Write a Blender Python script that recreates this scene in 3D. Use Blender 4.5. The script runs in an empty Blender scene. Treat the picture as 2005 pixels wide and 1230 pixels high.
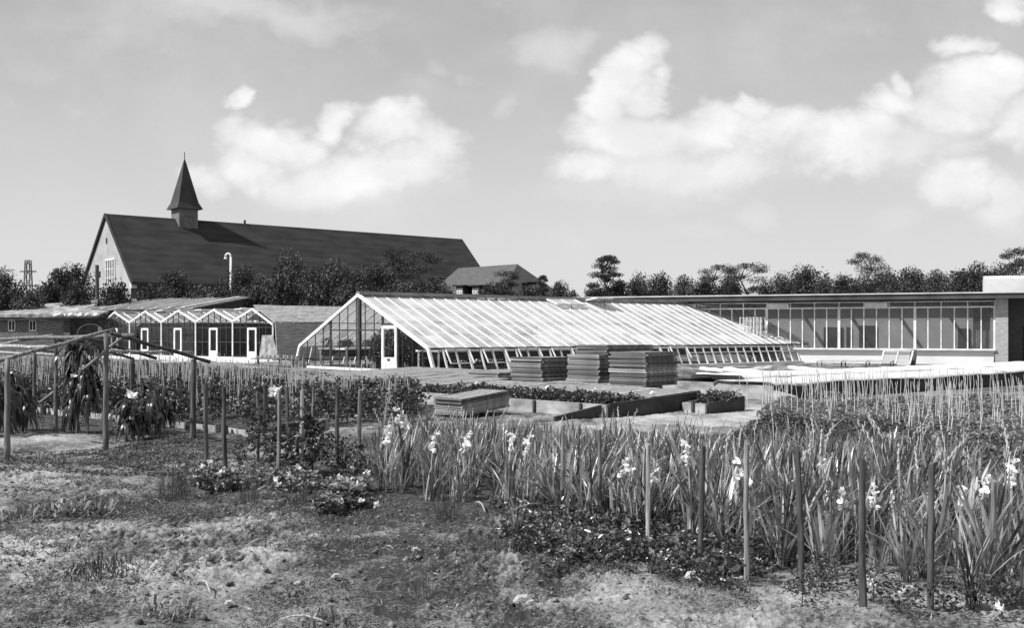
import bpy, math, random
import numpy as np
from mathutils import Vector, Matrix

random.seed(7); R = np.random.default_rng(11)
rad = math.radians
# ---------------------------------------------------------------- camera model (eye 1.85 m above the ground)
F, HZ, CX, H = 2100.0, 650.0, 1002.5, 1.85
def P(px, py, Y):
    return Vector(((px - CX) * Y / F, Y, H - (py - HZ) * Y / F))
def GP(px, py, z=0.0):
    Y = F * (H - z) / (py - HZ)
    return Vector(((px - CX) * Y / F, Y, z))
SC = bpy.context.scene
COL = SC.collection

# ---------------------------------------------------------------- noise
_T = np.random.default_rng(3).random((256, 256)) * 2 - 1
def vn(x, y):
    x = np.asarray(x, float); y = np.asarray(y, float)
    xi = np.floor(x).astype(np.int64); yi = np.floor(y).astype(np.int64)
    fx = x - xi; fy = y - yi
    fx = fx * fx * (3 - 2 * fx); fy = fy * fy * (3 - 2 * fy)
    a = _T[xi & 255, yi & 255]; b = _T[(xi + 1) & 255, yi & 255]
    c = _T[xi & 255, (yi + 1) & 255]; d = _T[(xi + 1) & 255, (yi + 1) & 255]
    return (a * (1 - fx) + b * fx) * (1 - fy) + (c * (1 - fx) + d * fx) * fy
def fbm(x, y, o=4, l=2.03, g=.5):
    s = 0; a = 1.0; t = 0
    for i in range(o):
        s = s + a * vn(x + 17.3 * i, y - 9.1 * i); t += a; a *= g; x = x * l; y = y * l
    return s / t
def gz(x, y):
    x = np.asarray(x, float); y = np.asarray(y, float)
    f = np.clip((26 - y) / 10, 0, 1)
    return f * (.055 * vn(x * .55, y * .55) + .035 * vn(x * 1.3 + 7, y * 1.3)) - .01

# ---------------------------------------------------------------- materials
MATS = {}
def mat(name, a, b=None, scale=4.0, rough=.8, bump=0.0, bscale=None, spec=.3, detail=5, stretch=(1, 1, 1), lo=.35, hi=.65, island=0.0, transl=0.0, dist=.02, wave=None, orand=0.0):
    if name in MATS: return MATS[name]
    m = bpy.data.materials.new(name); m.use_nodes = True
    nt = m.node_tree; N = nt.nodes; Lk = nt.links
    pb = N['Principled BSDF']; out = N['Material Output']
    pb.inputs['Roughness'].default_value = rough
    pb.inputs['Specular IOR Level'].default_value = spec
    if b is None: b = a
    tc = N.new('ShaderNodeTexCoord'); mp = N.new('ShaderNodeMapping'); mp.inputs['Scale'].default_value = stretch
    Lk.new(tc.outputs['Object'], mp.inputs[0])
    nz = N.new('ShaderNodeTexNoise'); nz.inputs['Scale'].default_value = scale; nz.inputs['Detail'].default_value = detail
    Lk.new(mp.outputs[0], nz.inputs['Vector'])
    mr = N.new('ShaderNodeMapRange'); mr.inputs['From Min'].default_value = lo; mr.inputs['From Max'].default_value = hi
    mr.inputs['To Min'].default_value = a; mr.inputs['To Max'].default_value = b
    src = nz.outputs['Fac']
    if wave:
        wv = N.new('ShaderNodeTexWave'); wv.wave_type = 'BANDS'; wv.bands_direction = wave[0]; wv.inputs['Scale'].default_value = wave[1]
        wv.inputs['Distortion'].default_value = wave[2]; wv.inputs['Detail'].default_value = 3
        Lk.new(tc.outputs['Object'], wv.inputs['Vector'])
        mx = N.new('ShaderNodeMath'); mx.operation = 'MULTIPLY_ADD'; mx.inputs[1].default_value = wave[3]
        Lk.new(wv.outputs['Fac'], mx.inputs[0])
        sb = N.new('ShaderNodeMath'); sb.operation = 'SUBTRACT'; sb.inputs[1].default_value = wave[3] * .5
        Lk.new(src, sb.inputs[0]); Lk.new(sb.outputs[0], mx.inputs[2]); src = mx.outputs[0]
    Lk.new(src, mr.inputs['Value'])
    val = mr.outputs[0]
    if island:
        ge = N.new('ShaderNodeNewGeometry'); m2 = N.new('ShaderNodeMapRange')
        m2.inputs['To Min'].default_value = 1 - island; m2.inputs['To Max'].default_value = 1 + island
        Lk.new(ge.outputs['Random Per Island'], m2.inputs['Value'])
        mu = N.new('ShaderNodeMath'); mu.operation = 'MULTIPLY'; Lk.new(val, mu.inputs[0]); Lk.new(m2.outputs[0], mu.inputs[1]); val = mu.outputs[0]
    if orand:
        oi = N.new('ShaderNodeObjectInfo'); m3 = N.new('ShaderNodeMapRange')
        m3.inputs['To Min'].default_value = 1 - orand; m3.inputs['To Max'].default_value = 1 + orand
        Lk.new(oi.outputs['Random'], m3.inputs['Value'])
        mu = N.new('ShaderNodeMath'); mu.operation = 'MULTIPLY'; Lk.new(val, mu.inputs[0]); Lk.new(m3.outputs[0], mu.inputs[1]); val = mu.outputs[0]
    Lk.new(val, pb.inputs['Base Color'])
    if bump:
        nb = N.new('ShaderNodeTexNoise'); nb.inputs['Scale'].default_value = bscale or scale * 4; nb.inputs['Detail'].default_value = 4
        Lk.new(mp.outputs[0], nb.inputs['Vector'])
        bp = N.new('ShaderNodeBump'); bp.inputs['Strength'].default_value = bump; bp.inputs['Distance'].default_value = dist
        Lk.new(nb.outputs['Fac'], bp.inputs['Height']); Lk.new(bp.outputs[0], pb.inputs['Normal'])
    if transl:
        tr = N.new('ShaderNodeBsdfTranslucent'); Lk.new(val, tr.inputs['Color'])
        ms = N.new('ShaderNodeMixShader'); ms.inputs[0].default_value = transl
        Lk.new(pb.outputs[0], ms.inputs[1]); Lk.new(tr.outputs[0], ms.inputs[2]); Lk.new(ms.outputs[0], out.inputs[0])
    MATS[name] = m
    return m
def glassmat(name, white=0.0, wv=.8, refl=1.0, dirt=.5, tint=.85, transm=.35, vary=0.0):
    m = bpy.data.materials.new(name); m.use_nodes = True
    nt = m.node_tree; N = nt.nodes; Lk = nt.links; N.remove(N['Principled BSDF']); out = N['Material Output']
    tr = N.new('ShaderNodeBsdfTransparent'); tr.inputs[0].default_value = (tint, tint, tint, 1)
    gl = N.new('ShaderNodeBsdfGlossy'); gl.inputs['Roughness'].default_value = .04; gl.inputs[0].default_value = (.9, .9, .9, 1)
    fr = N.new('ShaderNodeFresnel'); gb = N.new('ShaderNodeNewGeometry'); gm = N.new('ShaderNodeMath'); gm.operation = 'MULTIPLY_ADD'; gm.inputs[1].default_value = -.8333; gm.inputs[2].default_value = 1.5; Lk.new(gb.outputs['Backfacing'], gm.inputs[0]); Lk.new(gm.outputs[0], fr.inputs[0])
    fm = N.new('ShaderNodeMath'); fm.operation = 'MULTIPLY'; fm.inputs[1].default_value = refl; fm.use_clamp = True; Lk.new(fr.outputs[0], fm.inputs[0])
    mx = N.new('ShaderNodeMixShader'); Lk.new(fm.outputs[0], mx.inputs[0]); Lk.new(tr.outputs[0], mx.inputs[1]); Lk.new(gl.outputs[0], mx.inputs[2])
    df = N.new('ShaderNodeBsdfDiffuse'); df.inputs[0].default_value = (wv, wv, wv, 1)
    tl = N.new('ShaderNodeBsdfTranslucent'); tl.inputs[0].default_value = (wv, wv, wv, 1)
    dm = N.new('ShaderNodeMixShader'); dm.inputs[0].default_value = transm; Lk.new(df.outputs[0], dm.inputs[1]); Lk.new(tl.outputs[0], dm.inputs[2])
    tc = N.new('ShaderNodeTexCoord'); nz = N.new('ShaderNodeTexNoise'); nz.inputs['Scale'].default_value = .9; nz.inputs['Detail'].default_value = 6
    Lk.new(tc.outputs['Object'], nz.inputs['Vector'])
    mr = N.new('ShaderNodeMapRange'); mr.inputs['From Min'].default_value = .3; mr.inputs['From Max'].default_value = .7
    mr.inputs['To Min'].default_value = max(0, white - dirt * .3); mr.inputs['To Max'].default_value = min(1, white + dirt * .3)
    Lk.new(nz.outputs['Fac'], mr.inputs['Value'])
    fac = mr.outputs[0]
    if vary:
        ge = N.new('ShaderNodeNewGeometry'); m2 = N.new('ShaderNodeMath'); m2.operation = 'MULTIPLY_ADD'; m2.use_clamp = True
        Lk.new(ge.outputs['Random Per Island'], m2.inputs[0]); m2.inputs[1].default_value = vary; Lk.new(fac, m2.inputs[2]); fac = m2.outputs[0]
    ms = N.new('ShaderNodeMixShader'); Lk.new(fac, ms.inputs[0]); Lk.new(mx.outputs[0], ms.inputs[1]); Lk.new(dm.outputs[0], ms.inputs[2])
    Lk.new(ms.outputs[0], out.inputs[0])
    MATS[name] = m
    return m

WHITE = mat('white_paint', .62, .85, 3, .55, .1, 30)
IRON = mat('dark_iron', .03, .06, 5, .6)
GLASS = glassmat('clear_glass', .0, .6, .3, .04, tint=.94)
GLASSR = glassmat('whitewashed_glass', .55, .72, .8, .9, .85, .3, .30)
GLASSB = glassmat('studio_glass', .07, .5, .5, .1, .92)
GLASSD = glassmat('dusty_glass', .25, .6, 1.0, .4, .8)
WOODP = mat('weathered_pole', .07, .27, 30, .9, .8, 60, stretch=(1, 1, .10), dist=.012, lo=.3, hi=.7, orand=.25)
WOODL = mat('pale_pole', .2, .5, 30, .85, .6, 60, stretch=(1, 1, .10))
WOODD = mat('dark_pole', .035, .13, 30, .9, .8, 60, stretch=(1, 1, .10), dist=.012, lo=.3, hi=.7, orand=.2)
CANE = mat('dry_cane', .34, .6, 9, .7)
LID = mat('lid_wood', .09, .28, 2.2, .85, .3, 22, stretch=(.4, 3, 12), island=.25, orand=.65)
LIDT = mat('lid_slats', .20, .36, 2.0, .85, .2, 18, stretch=(1, 6, 1))
DARKSH = mat('dark_shaded_board', .03, .06, 2.5, .8, .3, 14)  # dark boards; sides turned from the sun carry their shade in this colour
CONC = mat('concrete', .18, .42, 1.6, .9, .35, 14, stretch=(1, 1, 2.5))
WHITEW = mat('limewash', .6, .82, 1.2, .9, .2, 20)
RENDER = mat('church_render', .30, .40, .6, .9, .15, 6)
ROOFT = mat('roof_tiles', .025, .043, .35, .85, .5, 8, stretch=(1, 1, 3), spec=.2, wave=('Z', .42, .4, .10))
ROOFA = mat('annex_tiles', .075, .10, 1.5, .85, .5, 8, stretch=(1, 1, 3), spec=.2)
SPIRE = mat('spire_slate', .03, .05, 1, .7)
SPTW = mat('turret_boards', .13, .17, 1.2, .8)
ROOFT.node_tree.nodes['Noise Texture'].inputs['Detail'].default_value = 8
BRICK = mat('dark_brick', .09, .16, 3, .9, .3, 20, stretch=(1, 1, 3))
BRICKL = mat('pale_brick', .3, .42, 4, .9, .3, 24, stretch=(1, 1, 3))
BRICKD = mat('shade_brick', .07, .1, 4, .9, .3, 24, stretch=(1, 1, 3))  # darkened brick, shade of the sunless end wall put into the colour
FELT = mat('roof_felt', .05, .09, 1, .9)
METAL = mat('light_metal', .45, .6, 1, .5)
INTW = mat('interior_wall', .30, .38, .5, .9)
DARK = mat('dark_door', .02, .035, 1, .7)
REED = mat('reed_mat', .15, .42, 3.5, .9, .5, 18, stretch=(.6, .6, 9), wave=('Z', 3.5, 2.5, .3))
REEDL = mat('straw_mat', .34, .52, 3, .9, .5, 18, wave=('Z', 7, 1.5, .2))
SHEDR = mat('shed_roofing', .12, .24, 1.2, .9, .3, 9)
BATTEN = mat('roof_batten', .42, .62, .8, .8)
THATCH = mat('mossy_roof', .1, .4, 1.5, .95, .6, 6)
CLOTH = mat('white_shading', .5, .68, 2.5, .8, .6, 5, dist=.06)
LEAFD = mat('dark_leaf', .018, .05, 1.2, .5, spec=.45, island=.6, transl=.18)
LEAFW = mat('weed_leaf', .05, .17, 2, .6, spec=.4, island=.5, transl=.2)
LEAFT = mat('tree_leaf', .03, .075, .5, .6, spec=.3, island=.5, transl=.12)
LEAFT2 = mat('light_tree_leaf', .05, .12, .5, .6, spec=.3, island=.5, transl=.15)
LEAFP = mat('pine_needles', .024, .05, .5, .65, spec=.25, island=.5, transl=.08)
LEAFF = mat('field_leaf', .028, .10, 2, .45, spec=.6, island=.6, transl=.18)
LEAFS = mat('glossy_leaf', .03, .13, 3, .35, spec=.9, island=.8, transl=.2)
LEAFL = mat('pale_leaf', .1, .26, 3, .5, spec=.5, island=.5, transl=.25)
GLAD = mat('sword_leaf', .12, .46, 2.2, .34, spec=.8, island=.75, transl=.32, lo=.42, hi=.62)
GLADL = mat('seed_spike', .4, .6, 5, .6, transl=.2, island=.2)
DRYB = mat('dry_blade', .22, .42, 4, .6, transl=.3, island=.3)
PETAL = mat('white_petal', .8, .9, 5, .6, transl=.35, island=.08)
DROOP = mat('drooping_leaf', .02, .06, 1.5, .38, spec=.7, island=.5, transl=.12)
BARK = mat('bark', .05, .09, 3, .9, .4, 12)
WEED = mat('dry_weed', .1, .32, 3, .7, island=.6, transl=.2)
STONE = mat('stone', .3, .45, 5, .85, .4, 20)
HERB = mat('wispy_stem', .05, .09, 3, .7, island=.4)

# ---------------------------------------------------------------- object helpers
def origin(o):
    v = Vector((0, 0, 0))
    while o is not None:
        v = v + o.location; o = o.parent
    return v
class MB:
    def __init__(s): s.v = []; s.f = []
    def add(s, vs, fs):
        b = len(s.v); s.v += [tuple(x) for x in vs]; s.f += [tuple(b + i for i in f) for f in fs]
    def quad(s, *p): s.add(p, [tuple(range(len(p)))])
    def hexa(s, lo, hi):          # two quads, same winding
        s.add(list(lo) + list(hi), [(3, 2, 1, 0), (4, 5, 6, 7), (0, 1, 5, 4), (1, 2, 6, 5), (2, 3, 7, 6), (3, 0, 4, 7)])
    def box(s, c, x, y, z):       # centre, half vectors
        c, x, y, z = map(Vector, (c, x, y, z))
        s.hexa([c - x - y - z, c + x - y - z, c + x + y - z, c - x + y - z], [c - x - y + z, c + x - y + z, c + x + y + z, c - x + y + z])
    def beam(s, p, q, w, h=None, up=(0, 0, 1)):
        p = Vector(p); q = Vector(q); h = h or w
        d = (q - p); c = (p + q) / 2; u = Vector(up)
        sd = d.cross(u)
        if sd.length < 1e-6: sd = d.cross(Vector((1, 0, 0)))
        sd.normalize(); u2 = sd.cross(d).normalized()
        s.box(c, d / 2, sd * w / 2, u2 * h / 2)
    def tube(s, pts, r, n=8, cap=True):
        pts = [Vector(p) for p in pts]; k = len(pts)
        if not hasattr(r, '__len__'): r = [r] * k
        vs = []; a = None
        for i, p in enumerate(pts):
            d = (pts[min(i + 1, k - 1)] - pts[max(i - 1, 0)]).normalized()
            if a is None: a = d.orthogonal().normalized()
            a = (a - d * a.dot(d)).normalized(); b = d.cross(a)
            for j in range(n):
                t = 2 * math.pi * j / n
                vs.append(p + (a * math.cos(t) + b * math.sin(t)) * r[i])
        fs = []
        for i in range(k - 1):
            for j in range(n):
                fs.append((i * n + j, i * n + (j + 1) % n, (i + 1) * n + (j + 1) % n, (i + 1) * n + j))
        if cap: fs += [tuple(reversed(range(n))), tuple((k - 1) * n + j for j in range(n))]
        s.add(vs, fs)
    def build(s, name, m, parent=None, smooth=False, loc=None):
        o0 = origin(parent) if parent is not None else Vector(loc or (0, 0, 0))
        me = bpy.data.meshes.new(name)
        me.from_pydata([(x - o0.x, y - o0.y, z - o0.z) for x, y, z in s.v], [], s.f); me.update()
        if smooth: me.polygons.foreach_set('use_smooth', [True] * len(me.polygons))
        me.materials.append(m)
        o = bpy.data.objects.new(name, me); COL.objects.link(o)
        if parent is not None: o.parent = parent
        else: o.location = o0
        return o
def npobj(name, V, Fc, m, parent=None, loc=None, smooth=False):
    """V (n,3), Fc (k,4 or 3) in world space"""
    o0 = origin(parent) if parent is not None else Vector(loc or (0, 0, 0))
    me = bpy.data.meshes.new(name); V = np.asarray(V, np.float32) - np.array(o0, np.float32); Fc = np.asarray(Fc, np.int32)
    n, k = Fc.shape
    me.vertices.add(len(V)); me.vertices.foreach_set('co', V.ravel())
    me.loops.add(n * k); me.loops.foreach_set('vertex_index', Fc.ravel())
    me.polygons.add(n); me.polygons.foreach_set('loop_start', np.arange(0, n * k, k, dtype=np.int32)); me.polygons.foreach_set('loop_total', np.full(n, k, np.int32))
    if smooth: me.polygons.foreach_set('use_smooth', np.ones(n, bool))
    me.update(calc_edges=True); me.materials.append(m)
    o = bpy.data.objects.new(name, me); COL.objects.link(o)
    if parent is not None: o.parent = parent
    else: o.location = o0
    return o
def tag(o, label=None, cat=None, group=None, kind=None):
    if label: o['label'] = label
    if cat: o['category'] = cat
    if group: o['group'] = group
    if kind: o['kind'] = kind
    return o
def thing(name, label, cat, loc=(0, 0, 0), group=None):
    o = bpy.data.objects.new(name, None); COL.objects.link(o); o.location = loc
    o.empty_display_size = .2
    return tag(o, label, cat, group)
def dup(o, loc=None, rz=None, sc=None, label=None, group=None, parent=None):
    c = o.copy(); COL.objects.link(c); c.parent = parent
    for ch in o.children: dup(ch, parent=c)
    if loc is not None: c.location = loc
    if rz is not None: c.rotation_euler = (0, 0, rz)
    if sc is not None: c.scale = sc if hasattr(sc, '__len__') else (sc, sc, sc)
    if label: c['label'] = label
    if group: c['group'] = group
    return c
class Proto:
    """first placing moves the original itself, later ones copy it"""
    def __init__(s, o): s.o = o; s.used = False
    def place(s, loc, rz=0, sc=1, label=None, group=None, tilt=None):
        if not s.used:
            s.used = True; c = s.o; c.location = loc; c.rotation_euler = (0, 0, rz)
            c.scale = sc if hasattr(sc, '__len__') else (sc, sc, sc)
            if label: c['label'] = label
            if group: c['group'] = group
        else: c = dup(s.o, loc, rz, sc, label, group)
        if tilt: c.rotation_euler = (tilt[0], tilt[1], rz)
        return c
# ---- leaf clouds (numpy)
def leaves(C, N_, L, W, droop=0.0, up=0.0, fold=.25):
    """folded diamond leaves at centres C with random directions"""
    n = len(C)
    d = R.normal(size=(n, 3)); d[:, 2] = d[:, 2] * .6 - droop + up; d /= np.linalg.norm(d, axis=1)[:, None]
    r = R.normal(size=(n, 3)); s = np.cross(d, r); s /= np.linalg.norm(s, axis=1)[:, None]; nn = np.cross(s, d)
    L = L * R.uniform(.6, 1.3, n)[:, None]; W = W * R.uniform(.7, 1.2, n)[:, None]
    a = C - d * L * .5; t = C + d * L * .5; m1 = C + s * W * .5 + nn * W * fold; m2 = C - s * W * .5 + nn * W * fold
    V = np.stack([a, m1, t, m2], 1).reshape(-1, 3)
    Fc = (np.arange(n)[:, None] * 4 + np.array([0, 1, 2, 3])).reshape(-1, 4)
    F3 = np.concatenate([Fc[:, [0, 1, 2]], Fc[:, [0, 2, 3]]])
    return V, F3
def merge(parts):
    Vs = []; Fs = []; b = 0
    for V, f in parts: Vs.append(V); Fs.append(f + b); b += len(V)
    return np.concatenate(Vs), np.concatenate(Fs)
def inpoly(x, y, poly):
    c = np.zeros(len(x), bool); n = len(poly); j = n - 1
    for i in range(n):
        xi, yi = poly[i]; xj, yj = poly[j]
        t = ((yi > y) != (yj > y)) & (x < (xj - xi) * (y - yi) / (yj - yi + 1e-12) + xi)
        c ^= t; j = i
    return c
def sample(poly, n, mind=0.0):
    P_ = np.array(poly); lo = P_.min(0); hi = P_.max(0); out = []
    tries = 0
    while len(out) < n and tries < 60:
        tries += 1
        q = R.uniform(lo, hi, (max(n * 2, 200), 2)); q = q[inpoly(q[:, 0], q[:, 1], poly)]
        for p in q:
            if mind and out:
                o = np.array(out)
                if ((o - p) ** 2).sum(1).min() < mind * mind: continue
            out.append(p)
            if len(out) >= n: break
        if not mind: break
    return np.array(out[:n])
def wpoly(pix): return [tuple(GP(a, b)[:2]) for a, b in pix]

# ================================================================ GROUND
ys = np.concatenate([np.linspace(-25, 4.5, 12), np.geomspace(4.9, 16, 520), np.geomspace(16.1, 40, 260), np.geomspace(41, 120, 60), np.geomspace(125, 4000, 30)])
ks = np.concatenate([np.linspace(-2.2, -.58, 10), np.linspace(-.56, .56, 860), np.linspace(.58, 2.2, 10)])
YY, KK = np.meshgrid(ys, ks, indexing='ij')
XX = KK * np.maximum(YY, 4.9) * 1.0 + np.where(np.abs(KK) > .57, KK * 14, 0)
det = np.clip((34 - YY) / 16, 0, 1) * np.clip((YY - 4.6) * 4, 0, 1)
def clods(x, y):
    a = fbm(x * 3.1, y * 3.1, 4); b = np.abs(vn(x * 9, y * 9)) ; c = vn(x * 26, y * 26)
    m = np.clip(vn(x * .8 + 31, y * .8) * .9 + .75, .35, 1.4)
    d = 1 - np.abs(vn(x * 5.5 + 3, y * 5.5)); e = np.maximum(vn(x * 15 + 8, y * 15), 0)
    return m * (.045 * a + .020 * (1 - b) + .022 * d * d + .022 * e + .014 * c + .011 * vn(x * 50, y * 50)) - .02
ZZ = gz(XX, YY)
# patches of light sand and dark soil (place, size, strength)
PATCH = [(70, 858, 120, 20, 1.3), (110, 872, 90, 16, .8), (230, 868, 60, 14, .7), (330, 862, 60, 9, .8), (150, 935, 330, 20, .55), (420, 905, 120, 12, .6), (560, 893, 110, 12, .6),
         (60, 1075, 150, 42, .85), (260, 1110, 120, 28, .55), (180, 1160, 160, 30, .5), (470, 1130, 120, 24, .4), (1330, 822, 200, 14, 1.2), (1500, 806, 120, 14, 1.2), (1200, 838, 160, 8, .8),
         (1620, 835, 60, 10, .6), (660, 1045, 90, 9, .6), (560, 1020, 70, 8, .4), (1600, 1130, 90, 20, .8), (1760, 1160, 110, 18, .8), (1930, 1180, 110, 22, .6), (900, 1130, 200, 20, .25), (1100, 1165, 200, 20, .3),
         (1560, 1180, 200, 26, .4), (620, 1190, 240, 26, .35), (540, 1075, 80, 12, .4), (330, 1010, 90, 14, .3),
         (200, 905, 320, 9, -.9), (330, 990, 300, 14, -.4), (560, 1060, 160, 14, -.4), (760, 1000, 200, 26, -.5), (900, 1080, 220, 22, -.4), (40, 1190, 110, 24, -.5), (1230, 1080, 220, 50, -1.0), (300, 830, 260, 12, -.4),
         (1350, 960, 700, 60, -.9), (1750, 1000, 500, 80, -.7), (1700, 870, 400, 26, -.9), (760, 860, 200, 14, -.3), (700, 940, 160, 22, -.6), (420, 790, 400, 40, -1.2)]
TONE = np.full(XX.shape, .30) + .50 * fbm(XX * .9, YY * .5, 4) + .42 * fbm(XX * 3.2 + 9, YY * 2.2, 4)
wx = XX + .35 * fbm(XX * 1.1, YY * .7 + 5, 3) * np.clip(YY / 10, .6, 3); wy = YY + .9 * fbm(XX * .9 + 40, YY * .6, 3) * np.clip(YY / 12, .5, 4)
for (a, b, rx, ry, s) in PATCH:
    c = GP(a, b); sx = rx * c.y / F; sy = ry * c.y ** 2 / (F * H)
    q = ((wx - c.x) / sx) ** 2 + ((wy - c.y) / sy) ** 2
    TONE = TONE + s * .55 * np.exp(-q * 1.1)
# tone follows clod height: darker in hollows, lighter on top
CL = clods(XX, YY)
soft = np.clip(TONE, 0, 1)
ZZ = ZZ + det * CL * (1.05 - .3 * soft)
pile = GP(75, 858); ZZ += .05 * np.exp(-(((XX - pile.x) / 1.2) ** 2 + ((YY - pile.y) / 1.1) ** 2)) * (1 + .5 * vn(XX * 3, YY * 3))
TONE = np.clip(TONE + det * (CL - .012) * 4.6, 0.0, 1.05)
nr, nc = XX.shape
idx = np.arange(nr * nc).reshape(nr, nc)
Fq = np.stack([idx[:-1, :-1], idx[:-1, 1:], idx[1:, 1:], idx[1:, :-1]], -1).reshape(-1, 4)
def groundmat():
    m = bpy.data.materials.new('soil'); m.use_nodes = True; nt = m.node_tree; N = nt.nodes; Lk = nt.links; pb = N['Principled BSDF']
    pb.inputs['Roughness'].default_value = .95; pb.inputs['Specular IOR Level'].default_value = .1
    at = N.new('ShaderNodeAttribute'); at.attribute_name = 'tone'
    tc = N.new('ShaderNodeTexCoord')
    n1 = N.new('ShaderNodeTexNoise'); n1.inputs['Scale'].default_value = 38; n1.inputs['Detail'].default_value = 5; n1.inputs['Roughness'].default_value = .7
    n2 = N.new('ShaderNodeTexNoise'); n2.inputs['Scale'].default_value = 7; n2.inputs['Detail'].default_value = 6; n2.inputs['Roughness'].default_value = .7
    for n in (n1, n2): Lk.new(tc.outputs['Object'], n.inputs['Vector'])
    a = N.new('ShaderNodeMath'); a.operation = 'MULTIPLY_ADD'; a.inputs[1].default_value = 1.5; Lk.new(n1.outputs['Fac'], a.inputs[0])
    b = N.new('ShaderNodeMath'); b.operation = 'ADD'; b.inputs[1].default_value = -1.24; Lk.new(at.outputs['Fac'], b.inputs[0]); Lk.new(b.outputs[0], a.inputs[2])
    c = N.new('ShaderNodeMath'); c.operation = 'MULTIPLY_ADD'; c.inputs[1].default_value = 1.0; Lk.new(n2.outputs['Fac'], c.inputs[0]); Lk.new(a.outputs[0], c.inputs[2])
    mr = N.new('ShaderNodeMapRange'); mr.inputs['From Min'].default_value = 0; mr.inputs['From Max'].default_value = 1; mr.inputs['To Min'].default_value = .04; mr.inputs['To Max'].default_value = .44
    Lk.new(c.outputs[0], mr.inputs['Value']); Lk.new(mr.outputs[0], pb.inputs['Base Color'])
    bp = N.new('ShaderNodeBump'); bp.inputs['Strength'].default_value = .8; bp.inputs['Distance'].default_value = .02
    Lk.new(n1.outputs['Fac'], bp.inputs['Height']); Lk.new(bp.outputs[0], pb.inputs['Normal'])
    return m
g = npobj('ground', np.stack([XX, YY, ZZ], -1).reshape(-1, 3), Fq, groundmat(), smooth=True)
att = g.data.attributes.new('tone', 'FLOAT', 'POINT'); att.data.foreach_set('value', TONE.ravel().astype(np.float32))
tag(g, kind='structure')
def G(x, y, z=0.0): return Vector((x, y, float(gz(x, y)) + z))
def on(px, py, z=0.0):
    v = GP(px, py); return G(v.x, v.y, z)

# ================================================================ MAIN GREENHOUSE
A0 = Vector((-3.35, 46.8, 0)); D1 = Vector((.767, .642, 0)); D2 = Vector((-.642, .767, 0)); UP = Vector((0, 0, 1))
def L(u, v, z=0.0): return A0 + D1 * u + D2 * v + UP * z
GL, GW, EZ, RZ, EI = 28.2, 12.4, 1.10, 3.60, .45
gh = thing('greenhouse', 'large white framed greenhouse with whitewashed sloping roof and glazed gable', 'greenhouse', tuple(A0))
def slope_pt(u, v, off=0.0):          # point on the roof
    t = (v - EI) / (GW / 2 - EI) if v <= GW / 2 else (GW - EI - v) / (GW / 2 - EI)
    return L(u, v, EZ + (RZ - EZ) * t + off)
base = MB()
for (a, b) in (((0, 0), (GL, 0)), ((0, GW), (GL, GW)), ((0, 0), (0, GW)), ((GL, 0), (GL, GW))):
    base.beam(L(a[0], a[1], .03), L(b[0], b[1], .03), .2, .14)
base.build('foundation_kerb', WHITEW, gh)
nb = 40; st = GL / nb
for side in (0, 1):
    vr = GW / 2; ve = EI if side == 0 else GW - EI; vb = 0 if side == 0 else GW
    gl = MB()
    for i in range(nb):
        for j in range(4):
            va, vb2 = ve + (vr - ve) * (j + .0) / 4 + (.012 if side == 0 else -.012), ve + (vr - ve) * (j + 1) / 4 - (.012 if side == 0 else -.012)
            gl.quad(slope_pt(i * st + .02, va), slope_pt((i + 1) * st - .02, va), slope_pt((i + 1) * st - .02, vb2), slope_pt(i * st + .02, vb2))
    gl.build('roof_glass', GLASSR, gh)
    fr = MB()
    for i in range(nb + 1):
        w = .12 if i in (0, nb) else (.055 if i % 3 else .08)
        fr.beam(slope_pt(i * st, ve, .012), slope_pt(i * st, vr, .012), w, .045)
    fr.build('rafter_frame', WHITE, gh)
    pu = MB()
    pu.beam(slope_pt(0, ve, 0.0), slope_pt(GL, ve, 0.0), .08, .09)
    pm = (ve + vr) / 2
    pu.beam(slope_pt(0, pm, -.06), slope_pt(GL, pm, -.06), .07, .07)
    pu.build('purlin_frame', IRON if side == 0 else WHITE, gh)
    wg = MB(); wf = MB()
    ve_, vb_ = ve, vb
    def W(u, t): return L(u, vb_ + (ve_ - vb_) * t, .1 + (EZ - .1) * t)
    OPEN = [0.85 + 2.115 * k for k in (0, 1, 2, 3, 4, 5, 6, 7)] if side == 0 else []
    for i in range(nb):
        ua, ub = i * st + .02, (i + 1) * st - .02
        if any(ua > o - .3 and ub < o + 1.6 for o in OPEN): 
            wg.quad(W(ua, 0), W(ub, 0), W(ub, .38), W(ua, .38)); continue
        wg.quad(W(ua, 0), W(ub, 0), W(ub, 1), W(ua, 1))
    for i in range(nb + 1):
        wf.beam(W(i * st, 0), W(i * st, 1), .075 if i % 3 else .1, .07)
    if side == 0:
        wf.beam(W(24 * st, .62), W(GL, .62), .05, .06)
    wf.beam(W(0, .0), W(GL, .0), .08, .06)
    wg.build('side_glass', GLASS, gh); wf.build('side_frame', WHITE, gh)
    for o in OPEN:
        top = [W(o, .97), W(o + 1.3, .97)]
        out = -D2 * .42 + UP * (-.62)
        if side == 0:
            n_ = -D2 * .04
            a, b = top[0] + n_, top[1] + n_; c, d = b + out, a + out
            f = MB()
            for s_, e_ in ((a, b), (b, c), (c, d), (d, a)): f.beam(s_, e_, .05, .05)
            cm = f.build('casement_frame', WHITE, gh)
            p = MB(); p.quad(a, b, c, d); p.build('pane', GLASS, cm)
            p = MB(); p.beam((c + d) / 2, L(o + .65, .12, .38), .025); p.build('stay', IRON, cm)
m = MB(); m.quad(L(.3, .3, .03), L(GL - .3, .3, .03), L(GL - .3, GW - .3, .03), L(.3, GW - .3, .03)); m.build('soil_floor', mat('shade_dark_soil', .03, .06, 2), gh)  # floor soil darkened, the dim interior put into its colour
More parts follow.
